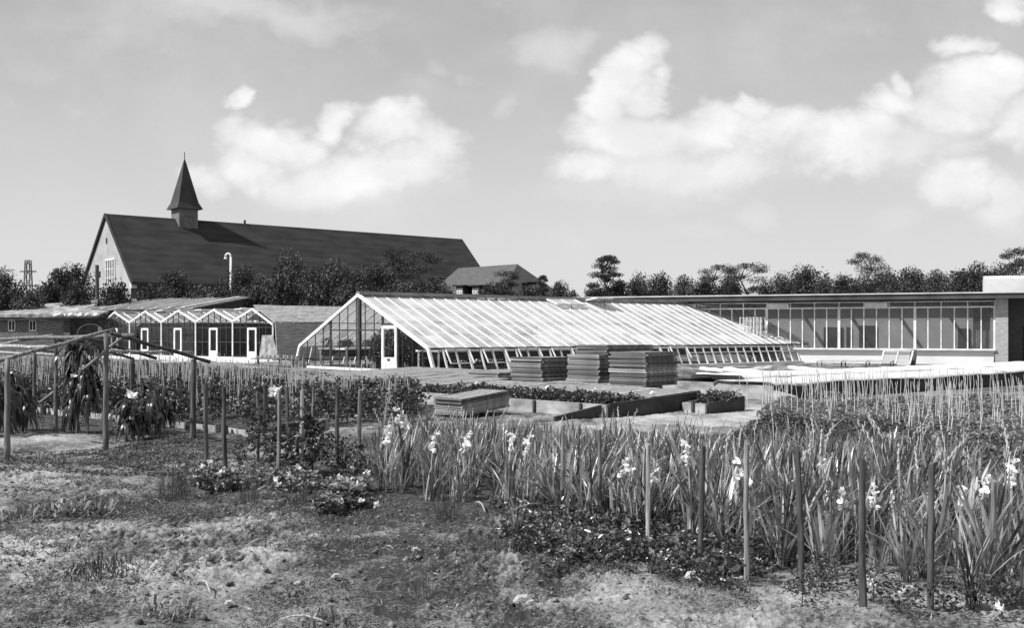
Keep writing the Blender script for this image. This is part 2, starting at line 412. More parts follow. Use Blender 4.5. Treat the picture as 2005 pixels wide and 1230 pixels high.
# ridge cap and vents
rc = MB(); rc.beam(L(-.1, GW / 2, RZ + .1), L(GL + .1, GW / 2, RZ + .1), .34, .12); rc.beam(L(-.1, GW / 2, RZ + .18), L(GL + .1, GW / 2, RZ + .18), .12, .05)
rc.build('ridge_cap', mat('grey_ridge', .2, .3, 2, .7), gh)
for (u0, w, lift) in ((11.9, 2.1, .1), (14.9, 1.25, .50), (24.0, 2.4, .18)):
    v0, v1 = GW / 2 - .15, GW / 2 - 1.05
    a, b = slope_pt(u0, v0, .12), slope_pt(u0 + w, v0, .12); c, d = slope_pt(u0 + w, v1, .12 + lift), slope_pt(u0, v1, .12 + lift)
    f = MB()
    for s_, e_ in ((a, b), (b, c), (c, d), (d, a)): f.beam(s_, e_, .09, .07)
    f.beam((a + b) / 2, (c + d) / 2, .05)
    vo = f.build('roof_vent', WHITE, gh)
    p = MB(); p.quad(a, b, c, d); p.build('pane', GLASSR if lift < .4 else WHITE, vo)  # raised flap's pane is white: its sunlit look put into the colour
    p = MB(); p.beam((c + d) / 2, slope_pt(u0 + w / 2, v1, 0), .03); p.build('stay', IRON, vo)
# gables
def prof(v):
    if v < EI: return EZ * v / EI
    if v > GW - EI: return EZ * (GW - v) / EI
    return EZ + (RZ - EZ) * (1 - abs(v - GW / 2) / (GW / 2 - EI))
for gi, u in enumerate((0, GL)):
    gf = MB()
    pts = [(0, 0.04), (EI, EZ), (GW / 2, RZ), (GW - EI, EZ), (GW, .04)]
    e = -.03 if gi == 0 else .03
    for a, b in zip(pts, pts[1:]): gf.beam(L(u + e * 2, a[0], a[1] + .02), L(u + e * 2, b[0], b[1] + .02), .10, .15)
    gf.build('verge_board', WHITE, gh)
    bars = MB(); DV0, DV1 = 2.95, 4.1
    vs = [v for v in np.arange(.95, GW - .5, .79)]
    for v in vs:
        if DV0 - .05 < v < DV1 + .05: bars.beam(L(u, v, 2.15), L(u, v, prof(v)), .045); continue
        bars.beam(L(u, v, .06), L(u, v, prof(v)), .045)
    bars.beam(L(u, GW / 2, .05), L(u, GW / 2, RZ), .2, .12, up=tuple(D1))
    for v in (DV0 - .07, DV1 + .07, 8.9): bars.beam(L(u, v, .05), L(u, v, prof(v)), .10, .08, up=tuple(D1))
    bars.beam(L(u, 4.2, 1.93), L(u, 8.9, 1.93), .07, .07); bars.beam(L(u, DV0, 2.17), L(u, DV1, 2.17), .09, .09)
    bars.beam(L(u, 8.9, 2.25), L(u, 10.3, 2.25), .05); bars.beam(L(u, 2.4, 2.0), L(u, 3.0, 2.0), .05)
    bars.build('gable_frame', IRON if gi == 0 else WHITE, gh)
    gg = MB()
    cuts = sorted([EI * .3] + list(vs) + [EI, GW / 2, DV0, DV1, GW - EI, GW - .1])
    for a, b in zip(cuts, cuts[1:]):
        z0 = 2.15 if DV0 - .02 <= a and b <= DV1 + .02 else .06
        gg.quad(L(u, a, z0), L(u, b, z0), L(u, b, prof(b)), L(u, a, prof(a)))
    gg.build('gable_glass', GLASS, gh)
dr = MB(); u = -.05
for a, b, w in (((2.98, .0), (2.98, 2.12), .17), ((4.07, .0), (4.07, 2.12), .17)):
    dr.beam(L(u, a[0], a[1]), L(u, b[0], b[1]), .07, w, up=tuple(D2))
dr.beam(L(u, 2.98, 2.07), L(u, 4.07, 2.07), .07, .15); dr.beam(L(u, 2.98, .36), L(u, 4.07, .36), .065, .62)
door = dr.build('door', WHITE, gh)
q = MB(); q.quad(L(u, 3.06, .66), L(u, 4.0, .66), L(u, 4.0, 2.0), L(u, 3.06, 2.0)); q.build('door_pane', GLASS, door)
q = MB(); q.beam(L(-.12, 3.12, 1.02), L(-.12, 3.24, 1.02), .035); q.build('door_handle', IRON, door)
q = MB(); q.beam(L(-.092, 3.42, .56), L(-.092, 3.66, .56), .02, .1); q.build('letter_plate', IRON, door)
# benches inside with plants
def bench(u0, u1, v0, v1, z, label):
    t = thing('plant_bench', label, 'bench', tuple(L(u0, v0, 0)))
    b = MB(); b.box((L(u0, v0, z) + L(u1, v1, z)) / 2, D1 * (u1 - u0) / 2, D2 * (v1 - v0) / 2, UP * .04); b.build('bench_top', WHITE, t)
    s = MB(); s.box((L(u0 + .05, v0, z - .22) + L(u1, v1, z - .22)) / 2, D1 * (u1 - u0 - .2) / 2, D2 * (v1 - v0 - .1) / 2, UP * .16); s.build('bench_tray', DARK, t)
    for (uu, vv) in ((u0 + .1, v0 + .1), (u0 + .1, v1 - .1), (u1 - .1, v0 + .1), (u1 - .1, v1 - .1)):
        l = MB(); l.beam(L(uu, vv, 0), L(uu, vv, z - .04), .09); l.build('leg', WHITE, t)
bench(.7, 26, .75, 2.5, .98, 'long white edged plant bench inside the greenhouse behind the side casements')
bench(.7, 26, 8.6, 11.4, .98, 'wide plant bench inside the greenhouse on the side away from the door')
def bushmesh(name, r, h, n, lw, m, droop=.1, stem=True, lab='', cat='plant', flat=False, grp=None):
    c = R.normal(size=(n, 3)); c /= np.linalg.norm(c, axis=1)[:, None]; rr = R.uniform(.35, 1, n)[:, None] ** .6
    lump = 1 + .35 * vn(c[:, 0] * 2.2 + 9, c[:, 1] * 2.2 + c[:, 2] * 1.7)[:, None]
    c = c * rr * lump * np.array([r, r, h / 2]) + np.array([0, 0, h / 2 + .03])
    c[:, 2] = np.maximum(c[:, 2], .02)
    V, f = leaves(c, None, lw, lw * .62, droop)
    if stem:
        root = thing(name, lab, cat, group=grp)
        npobj('foliage', V, f, m, root)
        s = MB(); s.tube([(0, 0, -.05), (.01, 0, h * .45), (0, .02, h * .75)], [min(.014, h * .03), min(.011, h * .02), .002], 5); s.build('stem', HERB, root)
        return root
    o = npobj(name, V, f, m); tag(o, lab, cat, grp); return o
tp = Proto(bushmesh('greenhouse_plant', .5, 1.9, 620, .17, LEAFF, lab='tall leafy plant growing inside the greenhouse behind the gable glass', grp='tall plants inside the greenhouse'))
for i, (uu, vv, s_) in enumerate([(1.2, 5.0, .95), (1.6, 5.9, 1.1), (2.2, 4.5, 1.0), (3.2, 5.4, 1.1), (4.2, 4.2, 1.05), (4.6, 6.2, 1.1), (1.5, 2.95, .85), (2.8, 3.3, 1.05), (5.8, 5, 1.1), (6.5, 3.6, 1.05), (7.5, 6, 1.1), (8.6, 4.4, 1.1), (10, 5.2, 1.1), (.9, 5.6, 1.0), (.8, 4.6, .95), (1.1, 6.4, .9), (1.3, 3.7, .95), (2.0, 5.2, 1.1), (2.6, 6.6, 1.0), (3.4, 4.5, 1.1), (2.1, 3.6, 1.0), (1.0, 2.2, .6), (1.8, 2.6, .75)]):
    tp.place(tuple(L(uu, vv, 0)), i * 1.3, s_)
pp = Proto(bushmesh('potted_plant', .26, .42, 130, .10, LEAFF, lab='small leafy pot plant standing on a bench inside the greenhouse', stem=True, grp='pot plants on the greenhouse benches'))
for i in range(60):
    if i % 3: uu, vv = .95 + (i // 2) * .40, R.uniform(8.8, 11.2)
    else: uu, vv = .9 + (i // 3) * .5, R.uniform(1.5, 2.3)
    pp.place(tuple(L(uu, vv, 1.02)), i * 2.1, float(R.uniform(.8, 1.3)) if i % 3 else .6)

# ================================================================ LONG GLAZED BUILDING
E0 = Vector((27.5, 60.0, 0)); WD = Vector((-.928, .371, 0)); WN = Vector((.371, .928, 0))   # along, into
def B(t, d, z=0.0): return E0 + WD * t + WN * d + UP * z
LB = thing('flat_roofed_workshop', 'long low flat roofed building with a wall of white framed windows', 'building', tuple(E0))
BL = 33.6
m = MB(); m.box(B(BL / 2 + .25, .15, .4), WD * (BL / 2 - .25), WN * .12, UP * .4); m.build('plinth_wall', CONC2 if False else mat('pale_plinth', .66, .76, .7, .9, .15, 12), LB)
m = MB(); m.box(B(BL / 2 + .2, .06, .84), WD * (BL / 2 - .2), WN * .24, UP * .045); m.build('window_sill', WHITE, LB)
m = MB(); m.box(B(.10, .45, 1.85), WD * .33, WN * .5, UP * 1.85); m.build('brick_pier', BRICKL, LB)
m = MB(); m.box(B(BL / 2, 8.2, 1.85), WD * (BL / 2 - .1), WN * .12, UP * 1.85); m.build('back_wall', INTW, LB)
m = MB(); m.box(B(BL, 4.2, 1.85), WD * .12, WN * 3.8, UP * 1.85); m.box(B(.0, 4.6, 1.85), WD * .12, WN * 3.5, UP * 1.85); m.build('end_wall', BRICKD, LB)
m = MB(); m.box(B(BL / 2, 4.2, .03), WD * (BL / 2 - .2), WN * 3.9, UP * .03); m.build('floor', INTW, LB)
m = MB(); m.box(B(-1.75, 1.7, 1.85), WD * 1.6, WN * .15, UP * 1.85); m.build('added_recess_wall', BRICKD, LB)  # recess with door added to stand in for the shaded end wall
m = MB(); m.box(B(-1.6, 1.5, 1.1), WD * .5, WN * .04, UP * 1.05); dd = m.build('door', DARK, LB)
m = MB(); m.box(B(-1.25, 1.43, 1.05), WD * .06, WN * .03, UP * .02); m.build('door_handle', METAL, dd)
m = MB(); m.box(B(BL / 2 - 1.6, 1.9, 3.86), WD * (BL / 2 + 2.4), WN * 2.6, UP * .15); m.box(B(BL / 2 - 1.6, 8.1, 3.86), WD * (BL / 2 + 2.4), WN * .62, UP * .15)
for t in np.arange(-2.6, BL, 3.0): m.box(B(float(t), 5.98, 3.85), WD * .03, WN * 1.49, UP * .14)
roof = m.build('roof', FELT, LB)
m = MB(); m.quad(B(-3, 4.5, 4.0), B(BL, 4.5, 4.0), B(BL, 7.48, 4.0), B(-3, 7.48, 4.0)); m.build('added_skylight', GLASSD, roof)  # unseen roof opening added to brighten the rooms inside
m = MB(); m.box(B(BL / 2 - 1.6, -.72, 4.04), WD * (BL / 2 + 2.42), WN * .06, UP * .035); m.box(B(BL / 2 - 1.6, 8.7, 4.04), WD * (BL / 2 + 2.42), WN * .06, UP * .035); m.build('roof_edge', METAL, roof)
m = MB(); m.box(B(BL / 2 + .2, .12, 3.66), WD * (BL / 2 - .2), WN * .1, UP * .045); m.build('lintel_board', DARK, LB)
fr = MB()
for k in range(48):
    t = .45 + k * .70; w = .12 if k % 6 == 0 else .05
    if t > BL: break
    fr.box(B(t, .08, 2.07), WD * w / 2 * 1.2, WN * .05, UP * 1.18)
    if k % 2 == 0: fr.box(B(t, .08, 3.44), WD * .03, WN * .045, UP * .19)
fr.box(B(BL / 2 + .2, .075, 3.26), WD * (BL / 2 - .2), WN * .055, UP * .045)
fr.box(B(BL / 2 + .2, .075, 3.60), WD * (BL / 2 - .2), WN * .05, UP * .03)
wf = fr.build('window_frame', WHITE, LB)
gp = MB()
for k in range(47):
    t = .45 + k * .70
    gp.quad(B(t + .03, .1, .88), B(t + .67, .1, .88), B(t + .67, .1, 3.6), B(t + .03, .1, 3.6))
gp.build('pane', GLASSB, wf)
for k in (24, 16, 8, 30):
    t = .5 + k * .70; m = MB(); m.box(B(t + .68, -.06, 3.42), WD * .64, WN * .015 - UP * .0, UP * .13); m.build('fanlight', WHITE, LB)
for (t, w, h) in ((1.9, .35, 2.0), (7.7, .55, 2.2), (8.9, .15, 2.1), (9.9, .6, 2.1), (14.5, .5, 2.2), (19.5, .5, 2.2)):
    m = MB(); m.box(B(t, 8.02, h / 2 + .06), WD * w, WN * .04, UP * h / 2); o = m.build('inner_door', DARK, LB)
m = MB()
for k in range(16): m.tube([B(.7 + k * .055, .4 + .03 * (k % 2), .9), B(.7 + k * .055, .4 + .03 * (k % 2), 3.5)], .03, 6)
m.build('curtain', mat('curtain_cloth', .1, .16, 2), LB)
m = MB(); m.box(B(-.2, 2.6, 4.45), WD * 1.15, WN * 1.0, UP * .47)
m.build('roof_housing', mat('housing_panel', .55, .66, 1, .6), roof)
m = MB()
pts = [];
for j in range(7):
    a = math.pi * j / 6; pts.append((math.cos(a) * 1.0, math.sin(a) * .2))
lo = [B(-1.35, 2.6 + p[0], 4.92 + p[1]) for p in pts]; hi = [B(.95, 2.6 + p[0], 4.92 + p[1]) for p in pts]
n = len(pts); m.add(lo + hi, [(i, i + 1, n + i + 1, n + i) for i in range(n - 1)] + [tuple(range(n)), tuple(range(2 * n - 1, n - 1, -1)), (n - 1, 0, n, 2 * n - 1)])
m.build('housing_hood', METAL, roof)
# opened door leaves hooked back behind the greenhouse
for k in range(7):
    t = 13.1 + k * .2
    m = MB(); a = B(t, -.25, 0) - WD * 0
    fwd = (WN * -.85 + WD * .15)
    for (p, q) in (((0, .5), (0, 2.7)), ((1, .5), (1, 2.7)), ((0, .5), (1, .5)), ((0, 2.7), (1, 2.7)), ((0, 1.6), (1, 1.6))):
        m.beam(a + fwd * p[0] + UP * p[1], a + fwd * q[0] + UP * q[1], .05)
    o = m.build('door_leaf', WHITE, LB); m = MB(); m.quad(a + UP * .5, a + fwd + UP * .5, a + fwd + UP * 2.7, a + UP * 2.7); m.build('pane', GLASS, o)

# ================================================================ MULTI-SPAN GREENHOUSE
M0 = Vector((-14.9, 67.0, 0)); E2 = Vector((-.751, .661, 0)); E1 = Vector((.661, .751, 0)); MW = 4.34; ML = 17.0
def Mp(a, d, z=0.0): return M0 + E2 * a + E1 * d + UP * z
ms = thing('five_gabled_greenhouse', 'row of five small glazed gables with white verge boards and narrow doors', 'greenhouse', tuple(M0))
VZ, PZ = 2.5, 3.28
def mz(a):
    k = int(a // MW); x = (a - k * MW) / MW
    lo0 = 2.28 if k == 0 else VZ; lo1 = 2.28 if k == 4 else VZ
    return lo0 + (PZ - lo0) * x * 2 if x < .5 else lo1 + (PZ - lo1) * (1 - x) * 2
for k in range(5):
    m = MB(); a0, ap, a1 = k * MW, (k + .5) * MW, (k + 1) * MW
    z0 = 2.28 if k == 0 else VZ; z1 = 2.28 if k == 4 else VZ
    m.beam(Mp(a0, -.06, z0 + .03), Mp(ap, -.06, PZ + .03), .07, .11); m.beam(Mp(ap, -.06, PZ + .03), Mp(a1, -.06, z1 + .03), .07, .11)
    m.build('verge_board', WHITE, ms)
    m = MB()
    rl = ML if k > 0 else ML
    if k >= 2 or k == 1:
        m.quad(Mp(a0, 0, z0), Mp(ap, 0, PZ), Mp(ap, rl, PZ), Mp(a0, rl, z0)); m.quad(Mp(ap, 0, PZ), Mp(a1, 0, z1), Mp(a1, rl, z1), Mp(ap, rl, PZ))
        m.build('roof_glass', GLASSD, ms)
        b = MB()
        for j in range(14):
            d = .6 + j * 1.2
            b.beam(Mp(a0, d, z0 + .03), Mp(ap, d, PZ + .03), .06, .05); b.beam(Mp(ap, d, PZ + .03), Mp(a1, d, z1 + .03), .06, .05)
        b.beam(Mp(ap, 0, PZ + .08), Mp(ap, rl, PZ + .08), .16, .08)
        b.build('roof_frame', WHITE, ms)
    m = MB(); dc = ap
    m.beam(Mp(a0 + .06, 0, .1), Mp(a0 + .06, 0, z0), .1)
    for x in (.18, .34, .66, .82):
        a = a0 + MW * x; m.beam(Mp(a, 0, .1), Mp(a, 0, mz(a)), .06)
    m.beam(Mp(dc, 0, 2.1), Mp(dc, 0, PZ), .05); m.beam(Mp(a0, 0, 1.18), Mp(dc - .5, 0, 1.18), .05); m.beam(Mp(dc + .5, 0, 1.18), Mp(a1, 0, 1.18), .05)
    m.beam(Mp(a0, 0, 2.13), Mp(a1, 0, 2.13), .05)
    m.build('gable_frame', IRON, ms)
    m = MB(); m.beam(Mp(a0, -.05, .1), Mp(a0, -.05, z0), .09, .09); m.build('corner_post', WHITE if k != 0 else WHITE, ms)
    m = MB(); m.add([Mp(a0, .02, .2), Mp(a1, .02, .2), Mp(a1, .02, z1), Mp(ap, .02, PZ), Mp(a0, .02, z0)], [(0, 1, 2, 3, 4)]); m.build('gable_glass', GLASS, ms)
    m = MB()
    for a in (dc - .42, dc + .42): m.beam(Mp(a, -.07, .12), Mp(a, -.07, 2.1), .06, .13, up=tuple(E2))
    m.beam(Mp(dc - .42, -.07, 2.05), Mp(dc + .42, -.07, 2.05), .06, .13); m.beam(Mp(dc - .42, -.07, .34), Mp(dc + .42, -.07, .34), .055, .5)
    o = m.build('door', WHITE, ms); m = MB(); m.quad(Mp(dc - .36, -.07, .58), Mp(dc + .36, -.07, .58), Mp(dc + .36, -.07, 2), Mp(dc - .36, -.07, 2)); m.build('door_pane', GLASS, o)
m = MB(); m.beam(Mp(5 * MW, -.05, .1), Mp(5 * MW, -.05, 2.28), .09); m.build('corner_post', WHITE, ms)
m = MB(); m.box(Mp(2.5 * MW, .0, .1), E2 * 2.5 * MW, E1 * .1, UP * .1); m.build('base_kerb', WHITEW, ms)
m = MB(); m.box(Mp(5 * MW, ML / 2, 1.2), E2 * .03, E1 * ML / 2, UP * 1.08); m.build('side_glass', GLASSD, ms)
m = MB(); m.quad(Mp(0, ML, 0), Mp(5 * MW, ML, 0), Mp(5 * MW, ML, 2.5), Mp(0, ML, 2.5)); m.build('rear_glass', GLASSD, ms)
for (k, d) in ((1, 1.5), (2, 1.2), (3, .8)):
    m = MB(); ap = (k + .5) * MW
    a, b, c, d_ = Mp(ap - .1, d, PZ + .1), Mp(ap - .1, d + 1.3, PZ + .1), Mp(ap - .95, d + 1.3, PZ + .12), Mp(ap - .95, d, PZ + .12)
    for s_, e_ in ((a, b), (b, c), (c, d_), (d_, a)): m.beam(s_, e_, .08, .06)
    o = m.build('roof_vent', WHITE, ms); m = MB(); m.quad(a, b, c, d_); m.build('pane', GLASSD, o)
# limewashed strip and path before it
m = MB(); m.box(Mp(10.5, -1.5, .025), E2 * 12.5, E1 * 1.35, UP * .035); tag(m.build('path', WHITEW), kind='structure')
m = MB(); m.box(Mp(3.0, -5.0, .02), E2 * 1.0, E1 * 2.4, UP * .03); tag(m.build('garden_path', WHITEW), kind='structure')
# reed mats over span one and its side
def matsheet(name, pts, m_, label, cat='reed mat', group=None, th=.07, sag=.03, seg=14):
    a, b, c, d = [Vector(p) for p in pts]; V = []; nn = (b - a).cross(d - a).normalized()
    V2 = []
    for i in range(seg + 1):
        for j in range(seg + 1):
            s, t = i / seg, j / seg
            p = a.lerp(b, s).lerp(d.lerp(c, s), t)
            p = p + nn * (sag * float(vn(s * 5 + a.x, t * 5 + a.z)))
            V.append(p)
    n1 = len(V); V = V + [p - nn * th for p in V]; fs = []
    for i in range(seg):
        for j in range(seg):
            q = i * (seg + 1) + j; fs.append((q, q + 1, q + seg + 2, q + seg + 1)); fs.append(tuple(n1 + x for x in (q, q + seg + 1, q + seg + 2, q + 1)))
    for i in range(seg):
        e = seg + 1
        fs += [(i, n1 + i, n1 + i + 1, i + 1), (seg * e + i, seg * e + i + 1, n1 + seg * e + i + 1, n1 + seg * e + i), (i * e, (i + 1) * e, n1 + (i + 1) * e, n1 + i * e), (i * e + seg, n1 + i * e + seg, n1 + (i + 1) * e + seg, (i + 1) * e + seg)]
    M_ = MB(); M_.add(V, fs); o = M_.build(name, m_); tag(o, label, cat, group); return o
ap = .5 * MW
for j, (d0, d1) in enumerate(((.02, 8.2), (8.3, 14.0), (14.1, 19.8), (19.9, 26))):
    matsheet('reed_mat', [Mp(ap, d0, PZ + .22), Mp(ap, d1, PZ + .24), Mp(-.08, d1, 2.42), Mp(-.08, d0, 2.42)], REED, ['reed mat on the roof slope nearest the open fifth gable', 'second reed mat along the covered roof slope', 'third reed mat along the covered roof slope behind the large greenhouse', 'farthest reed mat on the covered roof slope'][j], group='reed mats on the covered greenhouse roof', th=.08)
    matsheet('reed_screen', [Mp(-.12, d0, 2.38), Mp(-.12, d1, 2.38), Mp(-.3, d1, .05), Mp(-.3, d0, .05)], REED, ['reed screen leaning on the wall beside the fifth gable', 'second reed screen hanging down the covered greenhouse side', 'third reed screen down the side behind the large greenhouse', 'farthest reed screen on the covered greenhouse side'][j], group='reed screens down the covered greenhouse side', th=.08)
matsheet('reed_mat', [Mp(ap, 1, PZ + .22), Mp(MW, 1, VZ + .12), Mp(MW, 16, VZ + .12), Mp(ap, 16, PZ + .22)], REED, 'dark reed mat over the inner slope behind the fifth gable')
matsheet('reed_mat', [Mp(MW * 1.5, 2.0, PZ + .22), Mp(MW, 2.0, VZ + .12), Mp(MW, 16, VZ + .12), Mp(MW * 1.5, 16, PZ + .22)], REED, 'reed mat over the roof slope between fourth and fifth gables')
matsheet('straw_screen', [P(513, 657, 66.2), P(534, 657, 66.4), P(545, 704, 66.0), P(507, 704, 65.6)], REEDL, 'pale straw screen leaning beside the fifth narrow door', 'straw screen')

# ================================================================ OLD SHED WITH PALE BATTENS, BRICK HUT, LEAN-TO
R0 = Vector((-21.0, 85.0, 0)); RD = Vector((-.854, .52, 0)); RP = Vector((-.52, -.854, 0))
sh = thing('timber_shed', 'long dark shed with pale battens on its low pitched felt roof', 'shed', tuple(R0))
def S(a, t, z): return R0 + RD * a + RP * t + UP * z
SL_ = 23.5
m = MB(); m.hexa([S(-.3, 0, 4.5), S(SL_, 0, 4.5), S(SL_, 5.8, 3.55), S(-.3, 5.8, 3.55)], [S(-.3, 0, 4.62), S(SL_, 0, 4.62), S(SL_, 5.8, 3.67), S(-.3, 5.8, 3.67)])
m.hexa([S(-.3, 0, 4.5), S(SL_, 0, 4.5), S(SL_, -5.8, 3.55), S(-.3, -5.8, 3.55)], [S(-.3, 0, 4.62), S(SL_, 0, 4.62), S(SL_, -5.8, 3.67), S(-.3, -5.8, 3.67)])
ro = m.build('roof', SHEDR, sh)
for k in range(15):
    a = .5 + k * 1.55; m = MB(); w = random.choice((.18, .3, .42, .22)); m.hexa([S(a, .1, 4.63), S(a + w, .1, 4.63), S(a + w + .1, 5.8, 3.70), S(a + .1, 5.8, 3.70)], [S(a, .1, 4.69), S(a + w, .1, 4.69), S(a + w + .1, 5.8, 3.76), S(a + .1, 5.8, 3.76)]); m.build('batten', BATTEN, ro)
m = MB(); m.add([S(0, 5.5, 0), S(0, -5.5, 0), S(0, -5.5, 3.5), S(0, 0, 4.5), S(0, 5.5, 3.5), S(SL_ - .3, 5.5, 0), S(SL_ - .3, -5.5, 0), S(SL_ - .3, -5.5, 3.5), S(SL_ - .3, 0, 4.5), S(SL_ - .3, 5.5, 3.5)],
              [(0, 1, 2, 3, 4), (9, 8, 7, 6, 5), (0, 4, 9, 5), (1, 6, 7, 2)]); m.build('wall', DARKSH, sh)
# brick building at the far side
K0 = P(190, 650, 84); K0.z = 0
KD = Vector((-.985, .17, 0)); KN = Vector((-.17, -.985, 0))
def K(a, n_, z): return K0 + KD * a + KN * n_ + UP * z
bh = thing('brick_outbuilding', 'low brick outbuilding with paired white arched windows under a mossy roof', 'outbuilding', tuple(K0))
m = MB(); m.box(K(9, -1.5, 1.4), KD * 9.5, KN * 1.5, UP * 1.4); m.build('wall', BRICK, bh)
m = MB(); m.hexa([K(-.5, .5, 3.0), K(19, .5, 3.0), K(19, -6, 3.95), K(-.5, -6, 3.95)], [K(-.5, .5, 3.25), K(19, .5, 3.25), K(19, -6, 4.3), K(-.5, -6, 4.3)]); m.build('roof', THATCH, bh)
m = MB(); m.box(K(9.2, .35, 2.9), KD * 9.7, KN * .1, UP * .12); m.build('eaves_board', DARKSH, bh)
for pxc in (9, 54, 76):
    a = (190 - pxc) * 84 / F / .985 * 1.0
    m = MB()
    for s_ in (-.28, .0, .28): m.beam(K(a + s_, .03, 1.95), K(a + s_, .03, 2.72), .07, .05)
    m.beam(K(a - .28, .03, 1.95), K(a + .28, .03, 1.95), .06); m.beam(K(a - .3, .03, 2.68), K(a - .14, .03, 2.78), .06); m.beam(K(a - .14, .03, 2.78), K(a, .03, 2.68), .06); m.beam(K(a, .03, 2.68), K(a + .14, .03, 2.78), .06); m.beam(K(a + .14, .03, 2.78), K(a + .3, .03, 2.68), .06)
    o = m.build('window', WHITE, bh); m = MB(); m.quad(K(a - .26, .012, 1.97), K(a + .26, .012, 1.97), K(a + .26, .012, 2.68), K(a - .26, .012, 2.68)); m.build('pane', DARK, o)
# lean-to with flat roof and stones on top
q0 = P(130, 650, 79); q0.z = 0
lt = thing('lean_to_shed', 'dark flat roofed lean-to with an arched opening beside the brick outbuilding', 'shed', tuple(q0))
def Q(x, y, z): return q0 + Vector((x, y, z))
m = MB(); m.box(Q(-.25, 2.0, 2.9), (2.8, -.24, .05), (0, 2.4, 0), (0, 0, .06)); m.build('roof', DARKSH, lt)
m = MB(); m.box(Q(-1.3, .2, 1.35), (1.0, -.05, 0), (0, .05, 0), (0, 0, 1.35)); m.build('side_wall', BRICK, lt)
m = MB(); m.box(Q(1.15, 1.3, 1.4), (1.4, 0, 0), (0, .05, 0), (0, 0, 1.4)); m.build('rear_wall', DARKSH, lt)
m = MB()
for j in range(8):
    a0 = math.pi * j / 8; a1 = math.pi * (j + 1) / 8
    m.beam(Q(1.3 - 1.0 * math.cos(a0), 1.2, 1.7 + .75 * math.sin(a0)), Q(1.3 - 1.0 * math.cos(a1), 1.2, 1.7 + .75 * math.sin(a1)), .05)
m.box(Q(2.0, 1.18, 1.9), (.12, 0, 0), (0, .03, 0), (0, 0, .35)); m.build('arched_opening', BRICKL, lt)
sm = MB(); sm.tube([(-.11, 0, .0), (-.08, 0, .06), (0, .02, .12), (.08, 0, .1), (.12, 0, .03)], [.04, .11, .13, .12, .05], 8)
so = Proto(tag(sm.build('stone', mat('pale_stone', .6, .75, 5, .8), smooth=True), 'pale stone weighing down the flat roof of the lean-to', 'stone', 'stones on the lean-to roof'))
for j, x in enumerate((-.4, -.1, .25, 1.4, 1.75, 2.1, 2.45, 3.2, 4.1, 4.4)): so.place(tuple(Q(x * .62 - .6, 0.2 + .3 * (j % 3), 2.94)), j, (1.5, 1.2, 1 + .4 * (j % 2)))

# ================================================================ CHURCH (scaled to about 120 m away)
K_ = .8
CR = Vector((-56.7, 150, 0)) * K_; CU = Vector((.758, .652, 0)); CV = Vector((.652, -.758, 0))
ZS = lambda z: H + (z - H) * K_
def C(s, t, z): return CR + CU * s * K_ + CV * t * K_ + UP * ZS(z)
def Cg(s, t): v = C(s, t, 0); v.z = -.1; return v
ch = thing('church', 'church with tall pale gable, steep dark tiled roof and small spire', 'church', tuple(Cg(0, 0)))
m = MB(); hw, LN = 9.3, 63.1; er, rr_ = 8.9, 18.4
m.add([Cg(0, -8.9), Cg(0, 8.9), C(0, 8.9, 9.0), C(0, 0, 17.95), C(0, -8.9, 9.0)], [(0, 1, 2, 3, 4)]); m.build('gable_wall', RENDER, ch)
m = MB(); m.add([Cg(0, 8.5), Cg(LN - .5, 8.5), C(LN - .5, 8.5, 9.0), C(0, 8.5, 9.0)], [(0, 1, 2, 3)])
m.add([Cg(0, -8.5), Cg(LN - .5, -8.5), C(LN - .5, -8.5, 9.0), C(0, -8.5, 9.0)], [(3, 2, 1, 0)])
m.add([Cg(LN - .5, -8.5), Cg(LN - .5, 8.5), C(LN - .5, 8.5, 9.0), C(LN - .5, 0, 17.8), C(LN - .5, -8.5, 9.0)], [(0, 1, 2, 3, 4)]); m.build('nave_wall', BRICK, ch)
m = MB()
for sg in (1, -1):
    m.hexa([C(-.15, 0, rr_ - .45), C(LN, 0, rr_ - .45), C(LN, sg * 9.6, er - .7), C(-.15, sg * 9.6, er - .7)], [C(-.15, 0, rr_), C(LN, 0, rr_), C(LN, sg * 9.9, er - .4), C(-.15, sg * 9.9, er - .4)])
croof = m.build('roof', ROOFT, ch)
m = MB()
for i, s0 in enumerate((-.2,)):
    m.beam(C(s0, 0, rr_ - .1), C(s0, 9.8, er - .55), .2, .3); m.beam(C(s0, 0, rr_ - .1), C(s0, -9.8, er - .55), .2, .3)
m.build('verge_board', SPIRE, croof)
m = MB(); m.beam(C(-.3, 9.9, er - .62), C(LN, 9.9, er - .62), .25, .25); m.build('gutter', WHITE if False else DARKSH, croof)
# tall grouped window
wm = MB()
for j in range(5):
    t = -.2 + j * .85; wm.beam(C(-.08, t, 8.2), C(-.08, t, 11.9), .16, .16)
wm.beam(C(-.08, -.2, 11.9), C(-.08, 3.2, 11.9), .16); wm.beam(C(-.08, -.2, 8.2), C(-.08, 3.2, 8.2), .16)
for z in (9.4, 10.6): wm.beam(C(-.08, -.2, z), C(-.08, 3.2, z), .05)
o = wm.build('gable_window', WHITE, ch); m = MB(); m.quad(C(-.04, -.2, 8.2), C(-.04, 3.2, 8.2), C(-.04, 3.2, 11.9), C(-.04, -.2, 11.9)); m.build('pane', DARK, o)
m = MB(); m.quad(C(-.05, -.2, 14.2), C(-.05, .3, 14.2), C(-.05, .3, 15), C(-.05, -.2, 15)); m.build('vent_slit', DARK, ch)
m = MB(); m.box(C(.2, 9.2, 8.2), CU * .3, CV * .22, UP * .4); m.box(C(.2, -9.2, 8.2), CU * .3, CV * .22, UP * .4); m.build('corner_bracket', WHITE, ch)
